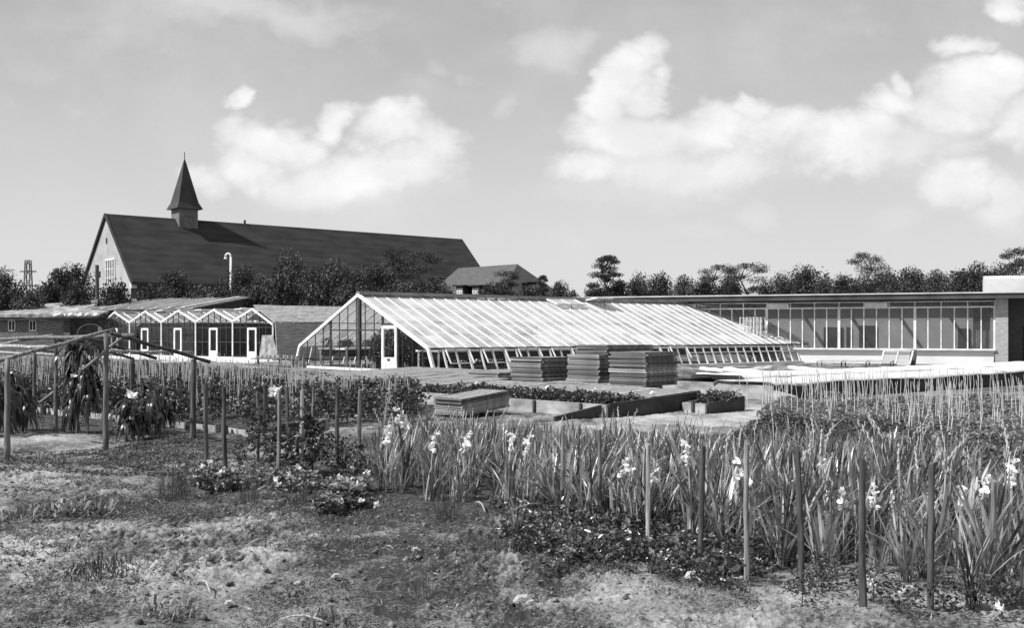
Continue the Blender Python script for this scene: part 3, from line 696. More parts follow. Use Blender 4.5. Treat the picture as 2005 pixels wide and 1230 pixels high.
# turret and spire
s0, w = 11.4, 1.42
m = MB(); m.hexa([C(s0 - w, -w, 15), C(s0 + w, -w, 15), C(s0 + w, w, 15), C(s0 - w, w, 15)], [C(s0 - w, -w, 20), C(s0 + w, -w, 20), C(s0 + w, w, 20), C(s0 - w, w, 20)])
tu = m.build('turret', SPTW, croof)
m = MB(); r0, r1, r2 = 1.95, 1.45, .0
def ring(r, z): return [C(s0 - r, -r, z), C(s0 + r, -r, z), C(s0 + r, r, z), C(s0 - r, r, z)]
rg = ring(1.98, 19.8) + ring(1.5, 20.8) + ring(.06, 27.2)
fs = [(3, 2, 1, 0), (8, 9, 10, 11)] + [(i + k * 4, (i + 1) % 4 + k * 4, (i + 1) % 4 + 4 + k * 4, i + 4 + k * 4) for k in (0, 1) for i in range(4)]
m.add(rg, fs); m.build('spire', SPIRE, tu)
m = MB(); m.tube([C(s0, 0, 27.1), C(s0, 0, 28.3)], .05, 6); m.build('finial', IRON, tu)
m = MB()
cc = C(s0, w + .06, 17.9); 
for j in range(24):
    a, b = 2 * math.pi * j / 24, 2 * math.pi * (j + 1) / 24
    for r_ in (.78,):
        m.beam(cc + CU * r_ * math.cos(a) + UP * r_ * math.sin(a), cc + CU * r_ * math.cos(b) + UP * r_ * math.sin(b), .07)
for j in range(12):
    a = 2 * math.pi * j / 12; m.beam(cc + (CU * math.cos(a) + UP * math.sin(a)) * .58, cc + (CU * math.cos(a) + UP * math.sin(a)) * .72, .06)
m.beam(cc, cc + UP * .5, .05); m.beam(cc, cc + CU * .3 - UP * .18, .05)
m.build('clock_face', mat('clock_gilt', .16, .2), tu)
m = MB(); m.box(C(21, .0, 18.55), CU * .1, CV * .1, UP * .3); m.build('roof_finial', IRON, croof)
# annex house
an = thing('annex_house', 'hipped roof house with small white dormer windows beyond the church end', 'house', tuple(Vector((-7, 105, 0))))
Y0 = 108.0
rl, rr2 = P(930, 521, Y0 + 5), P(1013, 517, Y0)
zR = rr2.z; rl.z = zR
dirr = (rr2 - rl).normalized(); nr_ = Vector((dirr.y, -dirr.x, 0)); 
rl = rr2 - dirr * 9.5
fz = 4.6; run = 5.2
f0, f1 = rl + nr_ * run - dirr * .5, rr2 + nr_ * run + dirr * 3.2; b0, b1 = rl - nr_ * run, rr2 - nr_ * run + dirr * 3.2
for v in (f0, f1, b0, b1): v.z = fz
m = MB(); m.add([rl, rr2, f0, f1, b0, b1], [(0, 2, 3, 1), (1, 3, 5), (0, 1, 5, 4), (0, 4, 2)]); aroof = m.build('roof', ROOFA, an)
def gr(v, z=0): w_ = v.copy(); w_.z = z; return w_
cen = (f0 + f1 + b0 + b1) / 4
wl = [gr(cen + (v - cen) * .93, -.1) for v in (f0, f1, b1, b0)]; wt = [gr(v, fz + .05) for v in wl]
m = MB(); m.hexa(wl, wt); m.build('wall', BRICK, an)
for (px, py) in ((900, 572), (931, 572), (1041, 566)):
    t = (px - 905) / 110
    Yd = Y0 + 1 - t * 1.5 if px < 1000 else Y0 + 2
    c = P(px, py, Yd - 4.2)
    dv = Vector((-.6, -.8, 0)) if px < 1000 else Vector((.5, -.85, 0))
    sd_ = Vector((dv.y, -dv.x, 0))
    m = MB(); m.box(c - dv * 1.0, dv * .95, sd_ * .5, UP * .55); dm = m.build('dormer', ROOFT, aroof)
    m = MB(); m.box(c - dv * 1.0 + UP * .62, dv * 1.25, sd_ * .75, UP * .06); m.build('dormer_roof', ROOFT, dm) if False else None
    m = MB(); m.box(c, dv * .04, sd_ * .36, UP * .42); m.build('dormer_window', WHITE, dm)
    m2 = MB()
    for ii in (-1, 1):
        for jj in (-1, 0, 1): m2.box(c + dv * .05 + sd_ * .16 * ii + UP * .26 * jj, dv * .01, sd_ * .11, UP * .09)
    m2.build('pane', mat('grey_pane', .25, .3), dm)
    m = MB(); m.box(c - dv * .7 + UP * .62, dv * 1.0, sd_ * .72, UP * .07); m.build('dormer_cap', ROOFT, dm)

# ================================================================ LAMP, POLES, PYLON
m0 = P(452, 600, 97); m0.z = 0
lp = thing('street_lamp', 'white swan-neck lamp post standing before the church roof', 'street lamp', tuple(m0))
top = P(454, 503, 97).z
m = MB(); m.tube([m0 + Vector((0, 0, -.2)), m0 + Vector((0, 0, top))], [.12, .1], 8)
m.build('post', WHITE, lp, True)
m = MB(); m.tube([m0 + Vector((-.24 * (1 - math.cos(a)), 0, top + .3 * math.sin(a))) for a in np.linspace(0, math.pi, 9)] , .095, 8); m.build('neck', WHITE, lp, True)
m = MB(); m.tube([m0 + Vector((-.48, 0, top + .02)), m0 + Vector((-.48, 0, top - .1)), m0 + Vector((-.48, 0, top - .22))], [.05, .13, .16], 10); m.build('lamp_head', WHITE, lp, True)
m0 = P(191, 600, 100); m0.z = 0
t_ = thing('utility_pole', 'short dark wooden pole before the pale church gable', 'pole', tuple(m0))
m = MB(); m.tube([m0 + Vector((0, 0, -.3)), m0 + Vector((0, 0, 3)), m0 + Vector((-.05, 0, P(0, 519, 100).z))], [.22, .2, .18], 8); m.build('shaft', WOODD, t_)
m = MB(); m.box(m0 + Vector((.2, -.1, 7.2)), (.1, 0, 0), (0, .08, 0), (0, 0, .3)); m.build('junction_box', IRON, t_)
m0 = P(432, 600, 97); m0.z = 0
m = MB(); m.tube([m0 + Vector((0, 0, -.3)), m0 + Vector((0, 0, P(0, 545, 97).z))], [.12, .1], 8); tag(m.build('wooden_post', WOODD, loc=tuple(m0)), 'dark wooden post standing just beside the swan-neck lamp', 'post')
m0 = P(55, 600, 260); m0.z = 0
py = thing('lattice_mast', 'distant steel lattice mast rising between two dark trees', 'mast', tuple(m0))
ht = P(0, 510, 260).z
m = MB(); 
def mr_(z): return 1.15 - (z / ht) * .65
cs = [(-1, -1), (1, -1), (1, 1), (-1, 1)]
zs = np.linspace(0, ht, 9)
for i in range(8):
    a, b = zs[i], zs[i + 1]
    for j in range(4):
        p, q = cs[j], cs[(j + 1) % 4]
        A_ = m0 + Vector((p[0] * mr_(a), p[1] * mr_(a), a)); B_ = m0 + Vector((p[0] * mr_(b), p[1] * mr_(b), b)); C_ = m0 + Vector((q[0] * mr_(b), q[1] * mr_(b), b))
        m.beam(A_, B_, .22); m.beam(A_, C_, .12); m.beam(B_, C_, .12)
m.build('lattice_frame', mat('mast_steel', .12, .16), py)
for z in (ht * .68, ht * .86):
    m = MB(); m.beam(m0 + Vector((-2.0, 0, z)), m0 + Vector((2.0, 0, z)), .2, .3); m.build('cross_arm', MATS['mast_steel'], py)

# ================================================================ TREES
def tree_proto(kind, seed, n_lobe, h, r):
    rs = np.random.default_rng(seed); root = thing(kind, 'tree', 'tree')
    tr = MB(); lobes = []; lo_h = {'bushy_tree': .12, 'shrub': .05, 'pine_tree': .55}[kind]
    if kind == 'pine_tree':
        pts = [Vector((0, 0, -.2))]; 
        for i in range(1, 7): pts.append(Vector((rs.normal() * .22 * i / 3, rs.normal() * .2, h * .97 * i / 6)))
        tr.tube(pts, [.16, .14, .13, .11, .09, .06, .03], 7)
        for i in range(n_lobe):
            z = h * (lo_h + (.98 - lo_h) * (i + .3) / n_lobe); a = i * 2.4 + rs.uniform(-.5, .5); f = (z / h - lo_h) / (1 - lo_h)
            rr = r * (1 - .55 * f ** 1.5) * rs.uniform(.35, 1.0); c = Vector((rr * math.cos(a), rr * math.sin(a) * .9, z + rs.uniform(-.1, .25)))
            j = min(5, int(z / h * 6)); tr.tube([pts[j], (pts[j] + c) / 2 + Vector((0, 0, -.1)), c], [.06, .04, .015], 5)
            lobes.append((np.array(c), np.array([.6, .6, .2]) * r * rs.uniform(.5, .9)))
        per = 330; lw = .16
    else:
        pts = [Vector((0, 0, -.2)), Vector((.05, 0, h * .2)), Vector((rs.normal() * .2, rs.normal() * .2, h * .5)), Vector((rs.normal() * .3, rs.normal() * .3, h * .8))]
        tr.tube(pts, [.2, .17, .11, .04], 7)
        for i in range(n_lobe):
            f = (i + .5) / n_lobe; z = h * (lo_h + (.93 - lo_h) * f); a = i * 2.4 + rs.uniform(-.6, .6)
            env = math.sin(math.pi * min(1, (.25 + .72 * f))) ** .6
            rr = r * env * rs.uniform(.3, .95); c = Vector((rr * math.cos(a), rr * math.sin(a), z))
            tr.tube([pts[1 if f < .4 else 2], c], [.07, .015], 5, False)
            lobes.append((np.array(c), np.array([1, 1, .8]) * r * rs.uniform(.28, .5)))
        per = 290; lw = .17
    parts = []
    for c, s_ in lobes:
        d = rs.normal(size=(per, 3)); d /= np.linalg.norm(d, axis=1)[:, None]
        q = d * (rs.uniform(0, 1, per)[:, None] ** .45) * s_ * (1 + .1 * rs.normal(size=(per, 1))) + c
        parts.append(leaves(q, None, lw, lw * (.45 if kind == 'pine_tree' else .8), 0, .1))
    # twigs poking out of the outline
    V, f = merge(parts)
    tr.build('trunk', BARK, root); npobj('crown', V, f, LEAFP if kind == 'pine_tree' else (LEAFT2 if seed in (12, 14, 42) else LEAFT), root)
    root['h'] = 0; del root['h']
    return Proto(root)
BT = [(tree_proto('bushy_tree', 10 + i, 32, 6.0, 2.4), 6.0) for i in range(5)]
SH = [(tree_proto('shrub', 40 + i, 16, 3.0, 1.7), 3.0) for i in range(3)]
PT = [(tree_proto('pine_tree', 60 + i, nl, 8.0, rr), 8.0) for i, (nl, rr) in enumerate(((15, 2.0), (14, 2.5), (17, 1.7)))]
cnt = {}
def k_low(k, px): return k in 'bs' and px < 900
def tree(px, ty, Y, wpx, kind, var, label):
    pr, h0 = {'b': BT, 's': SH, 'p': PT}[kind][var % {'b': 5, 's': 3, 'p': 3}[kind]]
    if k_low(kind, px): ty += 9
    z = P(px, ty, Y).z; s = z / h0 / .98; base_r = {'b': 2.5, 's': 1.7, 'p': 1.9}[kind]
    sw = (wpx * {'b': 1.45, 's': 1.35, 'p': 1.12}[kind] * Y / F / 2) / base_r
    pr.place(((px - CX) * Y / F, Y, -.1), (px * 7 % 63) / 10, (sw, sw, s), label)
# before the church (px, top, distance, width)
for i, (px, ty, Y, w, k, v) in enumerate([(340, 524, 92, 80, 'b', 0), (228, 550, 88, 70, 's', 0), (290, 560, 90, 60, 's', 1), (395, 552, 88, 70, 's', 2), (478, 515, 94, 70, 'b', 1), (512, 530, 90, 60, 'b', 4), (566, 490, 96, 80, 'b', 2),
    (545, 535, 86, 70, 's', 0), (610, 520, 92, 70, 'b', 3), (655, 502, 96, 90, 'b', 4), (632, 545, 86, 80, 's', 1), (700, 525, 92, 70, 'b', 0), (738, 512, 95, 80, 'b', 1), (690, 552, 86, 80, 's', 2), (775, 485, 98, 60, 'p', 0),
    (820, 492, 96, 80, 'p', 1), (790, 545, 90, 80, 'b', 2), (852, 540, 92, 70, 'b', 3), (750, 556, 86, 70, 's', 0), (440, 560, 86, 60, 's', 1), (585, 552, 86, 60, 's', 2), (828, 558, 86, 70, 's', 1), (870, 560, 90, 50, 's', 2), (500, 556, 86, 60, 's', 0)]):
    nm = {'b': 'bushy broadleaf tree', 's': 'low shrub', 'p': 'thin crowned pine'}[k]
    where = ['standing before the church roof', 'below the church eaves', 'beside its taller neighbour under the church roof']
    ordn = ['first', 'second', 'third', 'fourth', 'fifth', 'sixth', 'seventh', 'eighth', 'ninth', 'tenth', 'eleventh', 'twelfth', 'thirteenth', 'fourteenth']
    cnt[k] = cnt.get(k, 0) + 1
    # rank from the gable
    tree(px, ty, Y, w, k, v, f'dark {nm} {where[0]}, {ordn[cnt[k]-1]} of its kind listed from the gable' if False else f'dark {nm} ' + {340: 'just beside the church gable corner', 228: 'growing against the pale church gable', 290: 'under the church eaves corner', 395: 'between the gable corner tree and the lamp', 478: 'beside the swan-neck lamp', 512: 'directly behind the lamp tree', 566: 'with a high pointed crown before the roof', 545: 'at the foot of the pointed crown tree', 610: 'between two taller trees before the roof', 655: 'with the widest crown before the church roof', 632: 'at the foot of the widest crown tree', 700: 'next after the widest crown tree', 738: 'with a rounded top under the middle of the roof', 690: 'low before the rounded top tree', 775: 'rising highest before the far half of the roof', 820: 'with open branches before the far half of the roof', 790: 'below the two pines', 852: 'beside the end of the church roof', 750: 'behind the ridge corner of the large greenhouse', 440: 'just below the swan-neck lamp', 585: 'between the pointed and wide crown trees', 828: 'at the foot of the open branched pine', 870: 'before the first dormer of the annex', 500: 'at the foot of the lamp trees'}[px])
# beside the annex
for (px, ty, Y, w, k, v, l) in [(995, 530, 92, 56, 'p', 0, 'small pine before the annex roof corner'), (965, 556, 90, 70, 'b', 3, 'round bush between the annex dormers and the pine'), (1035, 566, 90, 50, 's', 1, 'low shrub below the hipped end of the annex'), (1062, 536, 100, 34, 'p', 2, 'slender pine just beyond the annex roof end'), (1095, 552, 95, 50, 'b', 0, 'small rounded tree beyond the annex'), (1120, 572, 90, 40, 's', 2, 'lowest shrub in the gap beyond the annex'),
    (1188, 497, 88, 78, 'p', 2, 'tall layered pine standing alone above the trees'), (1165, 558, 90, 50, 'b', 1, 'bush at the foot of the layered pine'), (1210, 556, 88, 50, 's', 0, 'shrub beside the trunk of the layered pine'), (1250, 540, 90, 60, 'b', 2, 'rounded tree next to the layered pine'), (1290, 538, 92, 60, 'b', 3, 'second rounded tree along from the layered pine'), (1340, 541, 90, 56, 'b', 4, 'paler tree between rounded trees and the leaning pines'),
    (1406, 515, 92, 60, 'p', 1, 'flat topped pine before the leaning pine'), (1380, 545, 90, 56, 'b', 0, 'bush at the foot of the flat topped pine'), (1460, 512, 90, 70, 'p', 1, 'leaning pine with bare trunk and open side branches'), (1428, 545, 94, 50, 'b', 1, 'bush between the two wide pines'), (1500, 560, 92, 40, 's', 1, 'low shrub in the gap after the leaning pine'),
    (1530, 538, 96, 60, 'b', 2, 'loose tree after the gap beyond the leaning pine'), (1575, 524, 98, 66, 'b', 3, 'tallest loose tree between the leaning and the umbrella pine'), (1615, 545, 95, 50, 'b', 4, 'bush before the umbrella pine'), (1650, 540, 92, 60, 'b', 0, 'tree touching the umbrella pine'), (1697, 492, 90, 62, 'p', 1, 'umbrella pine rising above the workshop roof'), (1690, 545, 96, 60, 'b', 1, 'bush under the umbrella pine'),
    (1740, 536, 94, 60, 'b', 2, 'tree just past the umbrella pine'), (1788, 528, 97, 66, 'b', 3, 'second tree past the umbrella pine'), (1835, 531, 95, 60, 'b', 4, 'third tree past the umbrella pine'), (1880, 532, 92, 60, 'b', 0, 'tree beside the roof housing'), (1915, 520, 97, 70, 'b', 1, 'wide tree behind the roof housing'), (1988, 485, 92, 70, 'p', 0, 'pine above the roof housing at the edge of view'), (1960, 522, 98, 70, 'b', 2, 'bushy tree hiding the foot of the last pine'), (2030, 510, 96, 80, 'b', 3, 'tree at the end of the wood past the roof housing'),
    (5, 520, 100, 50, 'b', 1, 'round topped tree on the far side of the lattice mast'), (-25, 530, 96, 60, 'b', 2, 'tree partly out of view beyond the mast'), (30, 555, 92, 60, 's', 1, 'shrub below the lattice mast'), (75, 552, 96, 50, 'b', 4, 'thin tree just beside the lattice mast'), (60, 566, 88, 60, 's', 2, 'low shrub before the lattice mast'), (115, 518, 100, 60, 'b', 0, 'large dark tree between the mast and church'), (145, 512, 101, 66, 'b', 3, 'large round tree touching the church roof edge'), (100, 548, 92, 60, 's', 0, 'shrub before the large dark tree'), (150, 556, 90, 60, 's', 1, 'shrub before the large round tree'), (10, 562, 88, 70, 's', 0, 'low shrub above the mossy roof')]:
    tree(px, ty, Y, w, k, v, l)
# far wood closing the horizon
n = 34000; x = R.uniform(-230, 230, n); y = R.uniform(170, 200, n); hh = 6.5 + 2.2 * fbm(x * .06, y * .01, 3); z = R.uniform(0, 1, n) ** .7 * hh
V, f = leaves(np.stack([x, y, z], 1), None, .9, .7)
tag(npobj('far_woodland', V, f, LEAFT), 'far band of dark woodland along the horizon', 'woodland', kind='stuff')
n = 60000; x = R.uniform(-62, 66, n); y = R.uniform(98, 112, n); hh = np.interp(CX + x / y * F, [0, 1000, 1080, 1140, 1200, 1440, 1475, 1520, 1560, 1900], [4.2, 4.2, 4.6, 4.6, 6, 6, 4.6, 5.2, 6.6, 7.0]) + 1.9 * fbm(x * .25, y * .03 + 4, 5); z = R.uniform(0, 1, n) ** .7 * hh
ok = ~((x > -64) & (x < -12) & (y > 96)) ; ok |= (y < 100)
x, y, z = x[ok], y[ok], z[ok]
V, f = leaves(np.stack([x, y, z], 1), None, .34, .28)
tag(npobj('undergrowth', V, f, LEAFT), 'dense dark undergrowth filling the foot of the trees', 'undergrowth', kind='stuff')

# ================================================================ COLD FRAMES
def board(name, a, b, z0a, z1a, z0b, z1b, th, m_, parent):
    a = Vector(a); b = Vector(b); d = (b - a).normalized(); n_ = Vector((d.y, -d.x, 0)) * th / 2
    q = MB(); q.hexa([a - n_ + UP * z0a, b - n_ + UP * z0b, b + n_ + UP * z0b, a + n_ + UP * z0a], [a - n_ + UP * z1a, b - n_ + UP * z1b, b + n_ + UP * z1b, a + n_ + UP * z1a])
    return q.build(name, m_, parent)
DV = Vector((.684, -.73, 0)); DU = Vector((.73, .684, 0))
W0 = GP(785, 766, .28); W0.z = 0
def Wp(a, b, z=0.0): return W0 + DV * a + DU * b + UP * z
def coldframe(label, a0, a1, b0, b1, zf=.28, zb=.42, wm_=CONC, npost=5):
    t = thing('cold_frame', label, 'cold frame', tuple(Wp(a0, b0)))
    board('front_wall', Wp(a0, b0), Wp(a1, b0), -.05, zf, -.05, zf, .07, wm_, t)
    board('back_wall', Wp(a0, b1), Wp(a1, b1), -.05, zb, -.05, zb, .07, wm_, t)
    board('side_board', Wp(a0, b0 + .05), Wp(a0, b1 - .05), -.05, zf, -.05, zb, .06, wm_, t)
    board('side_board', Wp(a1, b0 + .05), Wp(a1, b1 - .05), -.05, zf + .02, -.05, zb + .02, .06, DARKSH, t)  # end turned from the sun, its shade put into the board colour
    for i in range(npost):
        p = Wp(a0 + (a1 - a0) * (i + .5) / npost, b0 - .06); q = MB(); q.box(p + UP * .12, DV * .03, DU * .025, UP * .16); q.build('stake', DARKSH, t)
    q = MB(); q.quad(Wp(a0 + .05, b0 + .05, zf - .14), Wp(a1 - .05, b0 + .05, zf - .14), Wp(a1 - .05, b1 - .05, zf - .10), Wp(a0 + .05, b1 - .05, zf - .10)); q.build('soil_bed', mat('bed_soil', .04, .08, 8, .95, .5, 30), t)
    return t
coldframe('long concrete walled cold frame with leafy plants before the lid stacks', 0, 7.3, 0, 3.3)
coldframe('short cold frame stepping back past the lid stacks', 7.4, 8.05, 2.5, 4.0, .22, .32, npost=1)
coldframe('long lid covered cold frame before the greenhouse gable', -9.2, -.25, .6, 4.0, npost=0)
coldframe('second lid covered cold frame between the first and the greenhouse gable', -10.4, -3.5, 5.0, 8.4, npost=0)
# loose sloping board before the long frame, its sunless side's shade put into the colour
for (p0, p1, w_) in (((1086, 826), (1176, 818), 'leaning towards the middle of the long cold frame'),):
    a, b = GP(*p0), GP(*p1)
    o = board('sloping_board', a, b, -.02, .1, -.02, .27, .06, DARKSH, None); tag(o, 'shade-darkened wedge shaped board on edge ' + w_, 'board')
a, b = GP(535, 850), GP(610, 833); tag(board('sloping_board', a, b, -.02, .12, -.02, .26, .06, DARKSH, None), 'dark board on edge beside two short stumps near the bean field', 'board')
for x_, y_, l in ((618, 846, 'dark squat stump at the end of the dark board'), (631, 846, 'paler squat stump standing beside the dark one')):
    v = GP(x_, y_); q = MB(); q.tube([v + UP * -.05, v + UP * .16, v + UP * .24], [.1, .095, .085], 10); tag(q.build('stump', WOODD if x_ < 625 else WOODP), l, 'stump')
# bed plants
bp = Proto(bushmesh('bed_plant', .24, .30, 150, .075, LEAFF, lab='leafy bushy plant in the long concrete walled cold frame', grp='leafy plants in the cold frames'))
for i in range(90):
    if i < 80: p = Wp(.25 + R.uniform(0, 6.8), .25 + R.uniform(0, 1.0), .12)
    else: p = Wp(7.5 + R.uniform(0, .5), 2.7 + R.uniform(0, 1.0), .1)
    bp.place(tuple(p), i, float(R.uniform(.75, 1.25)), 'leafy bushy plant in a concrete walled cold frame')
# lids
LW, LLn, LT = 1.12, 1.75, .042
def lidproto(name):
    t = thing(name, 'lid', 'cold frame lid')
    q = MB(); hx, hy = LW / 2, LLn / 2
    for sgn in (-1, 1):
        q.box((sgn * (hx - .04), 0, 0), (.04, 0, 0), (0, hy, 0), (0, 0, LT / 2)); q.box((0, sgn * (hy - .04), 0), (hx - .08, 0, 0), (0, .04, 0), (0, 0, LT / 2))
    q.build('frame', LID, t)
    q = MB()
    ns = 4
    for j in range(ns):
        x_ = -hx + .08 + (LW - .16) * (j + .5) / ns; q.box((x_, 0, .004), ((LW - .16) / ns / 2 - .028, 0, 0), (0, hy - .08, 0), (0, 0, .012))
    q.box((0, 0, -.012), (hx - .08, 0, 0), (0, .05, 0), (0, 0, .006))
    q.build('slat_panel', LIDT, t)
    return Proto(t)
lid = lidproto('frame_lid')
angU = math.atan2(DV.y, DV.x)     # lid x axis along DV, y axis along DU
def putlid(a, b, z, label, group, tilt=0.0, rz=0, sc=1):
    o = lid.place(tuple(Wp(a, b, z)), angU + rz, sc, label, group); o.rotation_mode = 'XYZ'; o.rotation_euler = (tilt, 0, angU + rz); return o
n_l = 0
for i in range(8):
    a = -8.6 + i * 1.14
    for b, z, w_ in ((1.5, .38, 'front'), (3.15, .44, 'rear')):
        putlid(a, b, z, f'slatted lid in the {w_} row of the first covered frame before the gable', f'slatted lids in the {w_} row of the first covered frame', .035, random.uniform(-.02, .02))
        if i < 6: putlid(a - 1.2, b + 4.4, z, f'slatted lid in the {w_} row of the second covered frame before the gable', f'slatted lids in the {w_} row of the second covered frame', .035, random.uniform(-.02, .02))
for i in range(6):
    putlid(.65 + i * 1.2, 2.45, .40, 'slatted lid laid behind the leafy plants in the long cold frame', 'slatted lids behind the bed plants', .05, random.uniform(-.03, .03), 1.05)
for (a, b, l) in ((1.2, 1.62, 'first'), (3.9, 1.6, 'second'), (5.5, 1.6, 'third'), (7.2, 1.65, 'fourth')):
    q = MB(); p = Wp(a, b, .45); q.tube([p + Vector((-.06, 0, -.02)), p + Vector((0, 0, .02)), p + Vector((.06, 0, 0))], [.03, .055, .03], 7)
    tag(q.build('stone', MATS['pale_stone']), f'white stone on a slatted lid edge, {l} along the long cold frame', 'stone')
def stack(px, py, zb, count, t, label, sx=1.0, sy=1.0, rz=0.0, top_shift=0, tilt=0.0):
    """px,py = image place of the near bottom corner"""
    v = GP(px, py, zb); rel = v - W0
    c = Vector((v.x, v.y, 0)) - (DV * (LW * sx / 2)) + DU * (LLn * sy / 2)
    for i in range(count):
        sc = (sx * (1 + .02 * random.uniform(-1, 1)), sy * (1 + .015 * random.uniform(-1, 1)), t / LT * .86)
        j = DV * random.uniform(-.035, .035) + DU * random.uniform(-.03, .03)
        if top_shift and i >= count - 5: j = j + DU * top_shift + DV * (top_shift * .35)
        o = lid.place(tuple(c + j + UP * (zb + t * (i + .5) + tilt * LLn * sy / 2)), angU + rz + random.uniform(-.012, .012), sc, label, label.replace('frame lid in', 'frame lids in'), tilt=(tilt, 0) if tilt else None)
stack(903, 816, .02, 9, .042, 'frame lid in the low stack standing alone by the gladioli', .84, .80, tilt=.10)
stack(1061, 748, .45, 13, .052, 'frame lid in the stack just before the open casements', 1.15, .85)
stack(1172, 752, .45, 20, .052, 'frame lid in the tallest stack', 1.05, 1.1, top_shift=.25)
stack(1265, 757, .45, 16, .055, 'frame lid in the stack nearest the white rolls', 1.12, .74)
stack(976, 745, .3, 5, .05, 'frame lid in the lowest stack behind the others', 1.3, 1.0)
# second shallow frames near greenhouse base
for (a0, a1, b0, b1, l) in ((-4.4, 2.6, 6.6, 8.4, 'shallow plank frame under the side wall of the greenhouse'), (12.4, 13.6, 8.0, 16, 'narrow frame between greenhouse and white covers')):
    t = thing('plank_frame', l, 'plank frame', tuple(Wp(a0, b0)))
    board('side_board', Wp(a0, b0), Wp(a1, b0), 0, .26, 0, .26, .06, DARKSH, t); board('side_board', Wp(a0, b1), Wp(a1, b1), 0, .3, 0, .3, .06, LIDT, t)
    board('end_board', Wp(a0, b0), Wp(a0, b1), 0, .25, 0, .28, .06, LIDT, t); board('end_board', Wp(a1, b0), Wp(a1, b1), 0, .25, 0, .28, .06, DARKSH, t)

# ================================================================ WHITE COVERED BEDS (right)
N0 = GP(1560, 748, .48); N0.z = 0
def Np(u, v, z=0.0): return N0 + D1 * u + D2 * v + UP * z
cb = thing('covered_bed', 'long raised bed under white shading cloth before the workshop', 'covered bed', tuple(N0))
board('front_wall', Np(-1.0, 0), Np(34, 0), 0, .42, 0, .42, .08, DARKSH, cb); board('rear_wall', Np(-1.0, 4.2), Np(34, 4.2), 0, .42, 0, .42, .08, DARKSH, cb)  # front lies in shadow, which is put into its dark colour
board('end_wall', Np(-1.0, 0), Np(-1.0, 4.2), 0, .42, 0, .42, .08, CONC, cb)
def cloth(name, u0, u1, v0, v1, z0, label, seed):
    nu, nv = int((u1 - u0) / .22), 12; V = []
    for i in range(nu + 1):
        for j in range(nv + 1):
            uu = u0 + (u1 - u0) * i / nu; s_ = j / nv; ov = .09 * float(vn(uu * .8 + seed, 3.3)) if j in (0,) else 0
            vv = v0 + ov + (v1 - v0) * s_; z = z0 + .018 * float(vn(uu * .6 + seed, vv * .8)) + .018 * float(vn(uu * 2.3, vv * 2 + seed))
            if j == 0: z -= .07 + .05 * float(vn(uu * 1.1 + seed, 9.5))
            if j == nv: z -= .1
            V.append(Np(uu, vv, z))
    k = nv + 1; n1 = len(V); V += [p - UP * .03 for p in V]
    fs = [(i * k + j, (i + 1) * k + j, (i + 1) * k + j + 1, i * k + j + 1) for i in range(nu) for j in range(nv)]
    fs += [tuple(n1 + x for x in reversed(f_)) for f_ in fs]
    fs += [(i * k, n1 + i * k, n1 + (i + 1) * k, (i + 1) * k) for i in range(nu)]
    M_ = MB(); M_.add(V, fs); o = M_.build(name, CLOTH, smooth=True); tag(o, label, 'shading cloth'); return o
cloth('shading_cloth', -1.1, 12.0, -.12, 2.05, .50, 'white shading cloth over the near front part of the covered bed', 1)
cloth('shading_cloth', 11.9, 34, -.12, 2.1, .53, 'white shading cloth running along the bed front towards the pier', 5)
cloth('shading_cloth', .6, 34, 2.15, 4.35, .55, 'white shading cloth over the rear half of the covered bed', 9)
def roll(p, q, r, label):
    m = MB(); p = Vector(p); q = Vector(q); pts = [p.lerp(q, i / 10) + Vector((0, 0, .012 * math.sin(i * 1.7))) for i in range(11)]
    m.tube(pts, [r * (1 + .05 * math.sin(i * 2.1)) for i in range(11)], 14); o = tag(m.build('cloth_roll', CLOTH, smooth=True), label, 'cloth roll')
    e = MB(); c = p; d = (q - p).normalized(); a = d.orthogonal().normalized(); b = d.cross(a)
    e.tube([c - d * .004 + (a * math.cos(t) + b * math.sin(t)) * r * (.15 + .75 * t / 19) for t in np.linspace(0, 19, 60)], .008, 4); e.build('coiled_end', WOODP, o)
roll(P(1462, 740, 32), P(1366, 735, 34.2), .09, 'rolled white shading cloth nearest the sloping walls')
roll(P(1420, 725, 39), P(1545, 738, 33.5), .12, 'thick rolled white cloth pointing at the greenhouse')
roll(P(1512, 722, 41), P(1440, 730, 40), .11, 'short rolled white cloth lying crosswise')
roll(P(1545, 721, 42), P(1620, 728, 38), .10, 'rolled white cloth beyond the dark gap')
roll(P(1372, 723, 42), P(1440, 729, 38), .09, 'thin rolled white cloth against the greenhouse foot')
# sloping concrete end walls and pier
for (p0, p1, za0, za1, l) in (((1458, 779), (1560, 790), .42, .18, 'pale concrete wall sloping down from the dark pier'), ((1426, 772), (1443, 778), .34, .45, 'short pale concrete wall on the other side of the dark pier'),((1385, 770),(1426, 774), .2, .34, 'low pale wall beside the last cold frame')):
    tag(board('concrete_wall', GP(*p0), GP(*p1), -.05, za0, -.05, za1, .09, CONC, None), l, 'concrete wall')
v = GP(1450, 779); q = MB(); q.box(v + UP * .22, (.13, 0, 0), (0, .12, 0), (0, 0, .27)); tag(q.build('pier', DARKSH), 'squat dark pier between the two sloping concrete walls', 'pier')
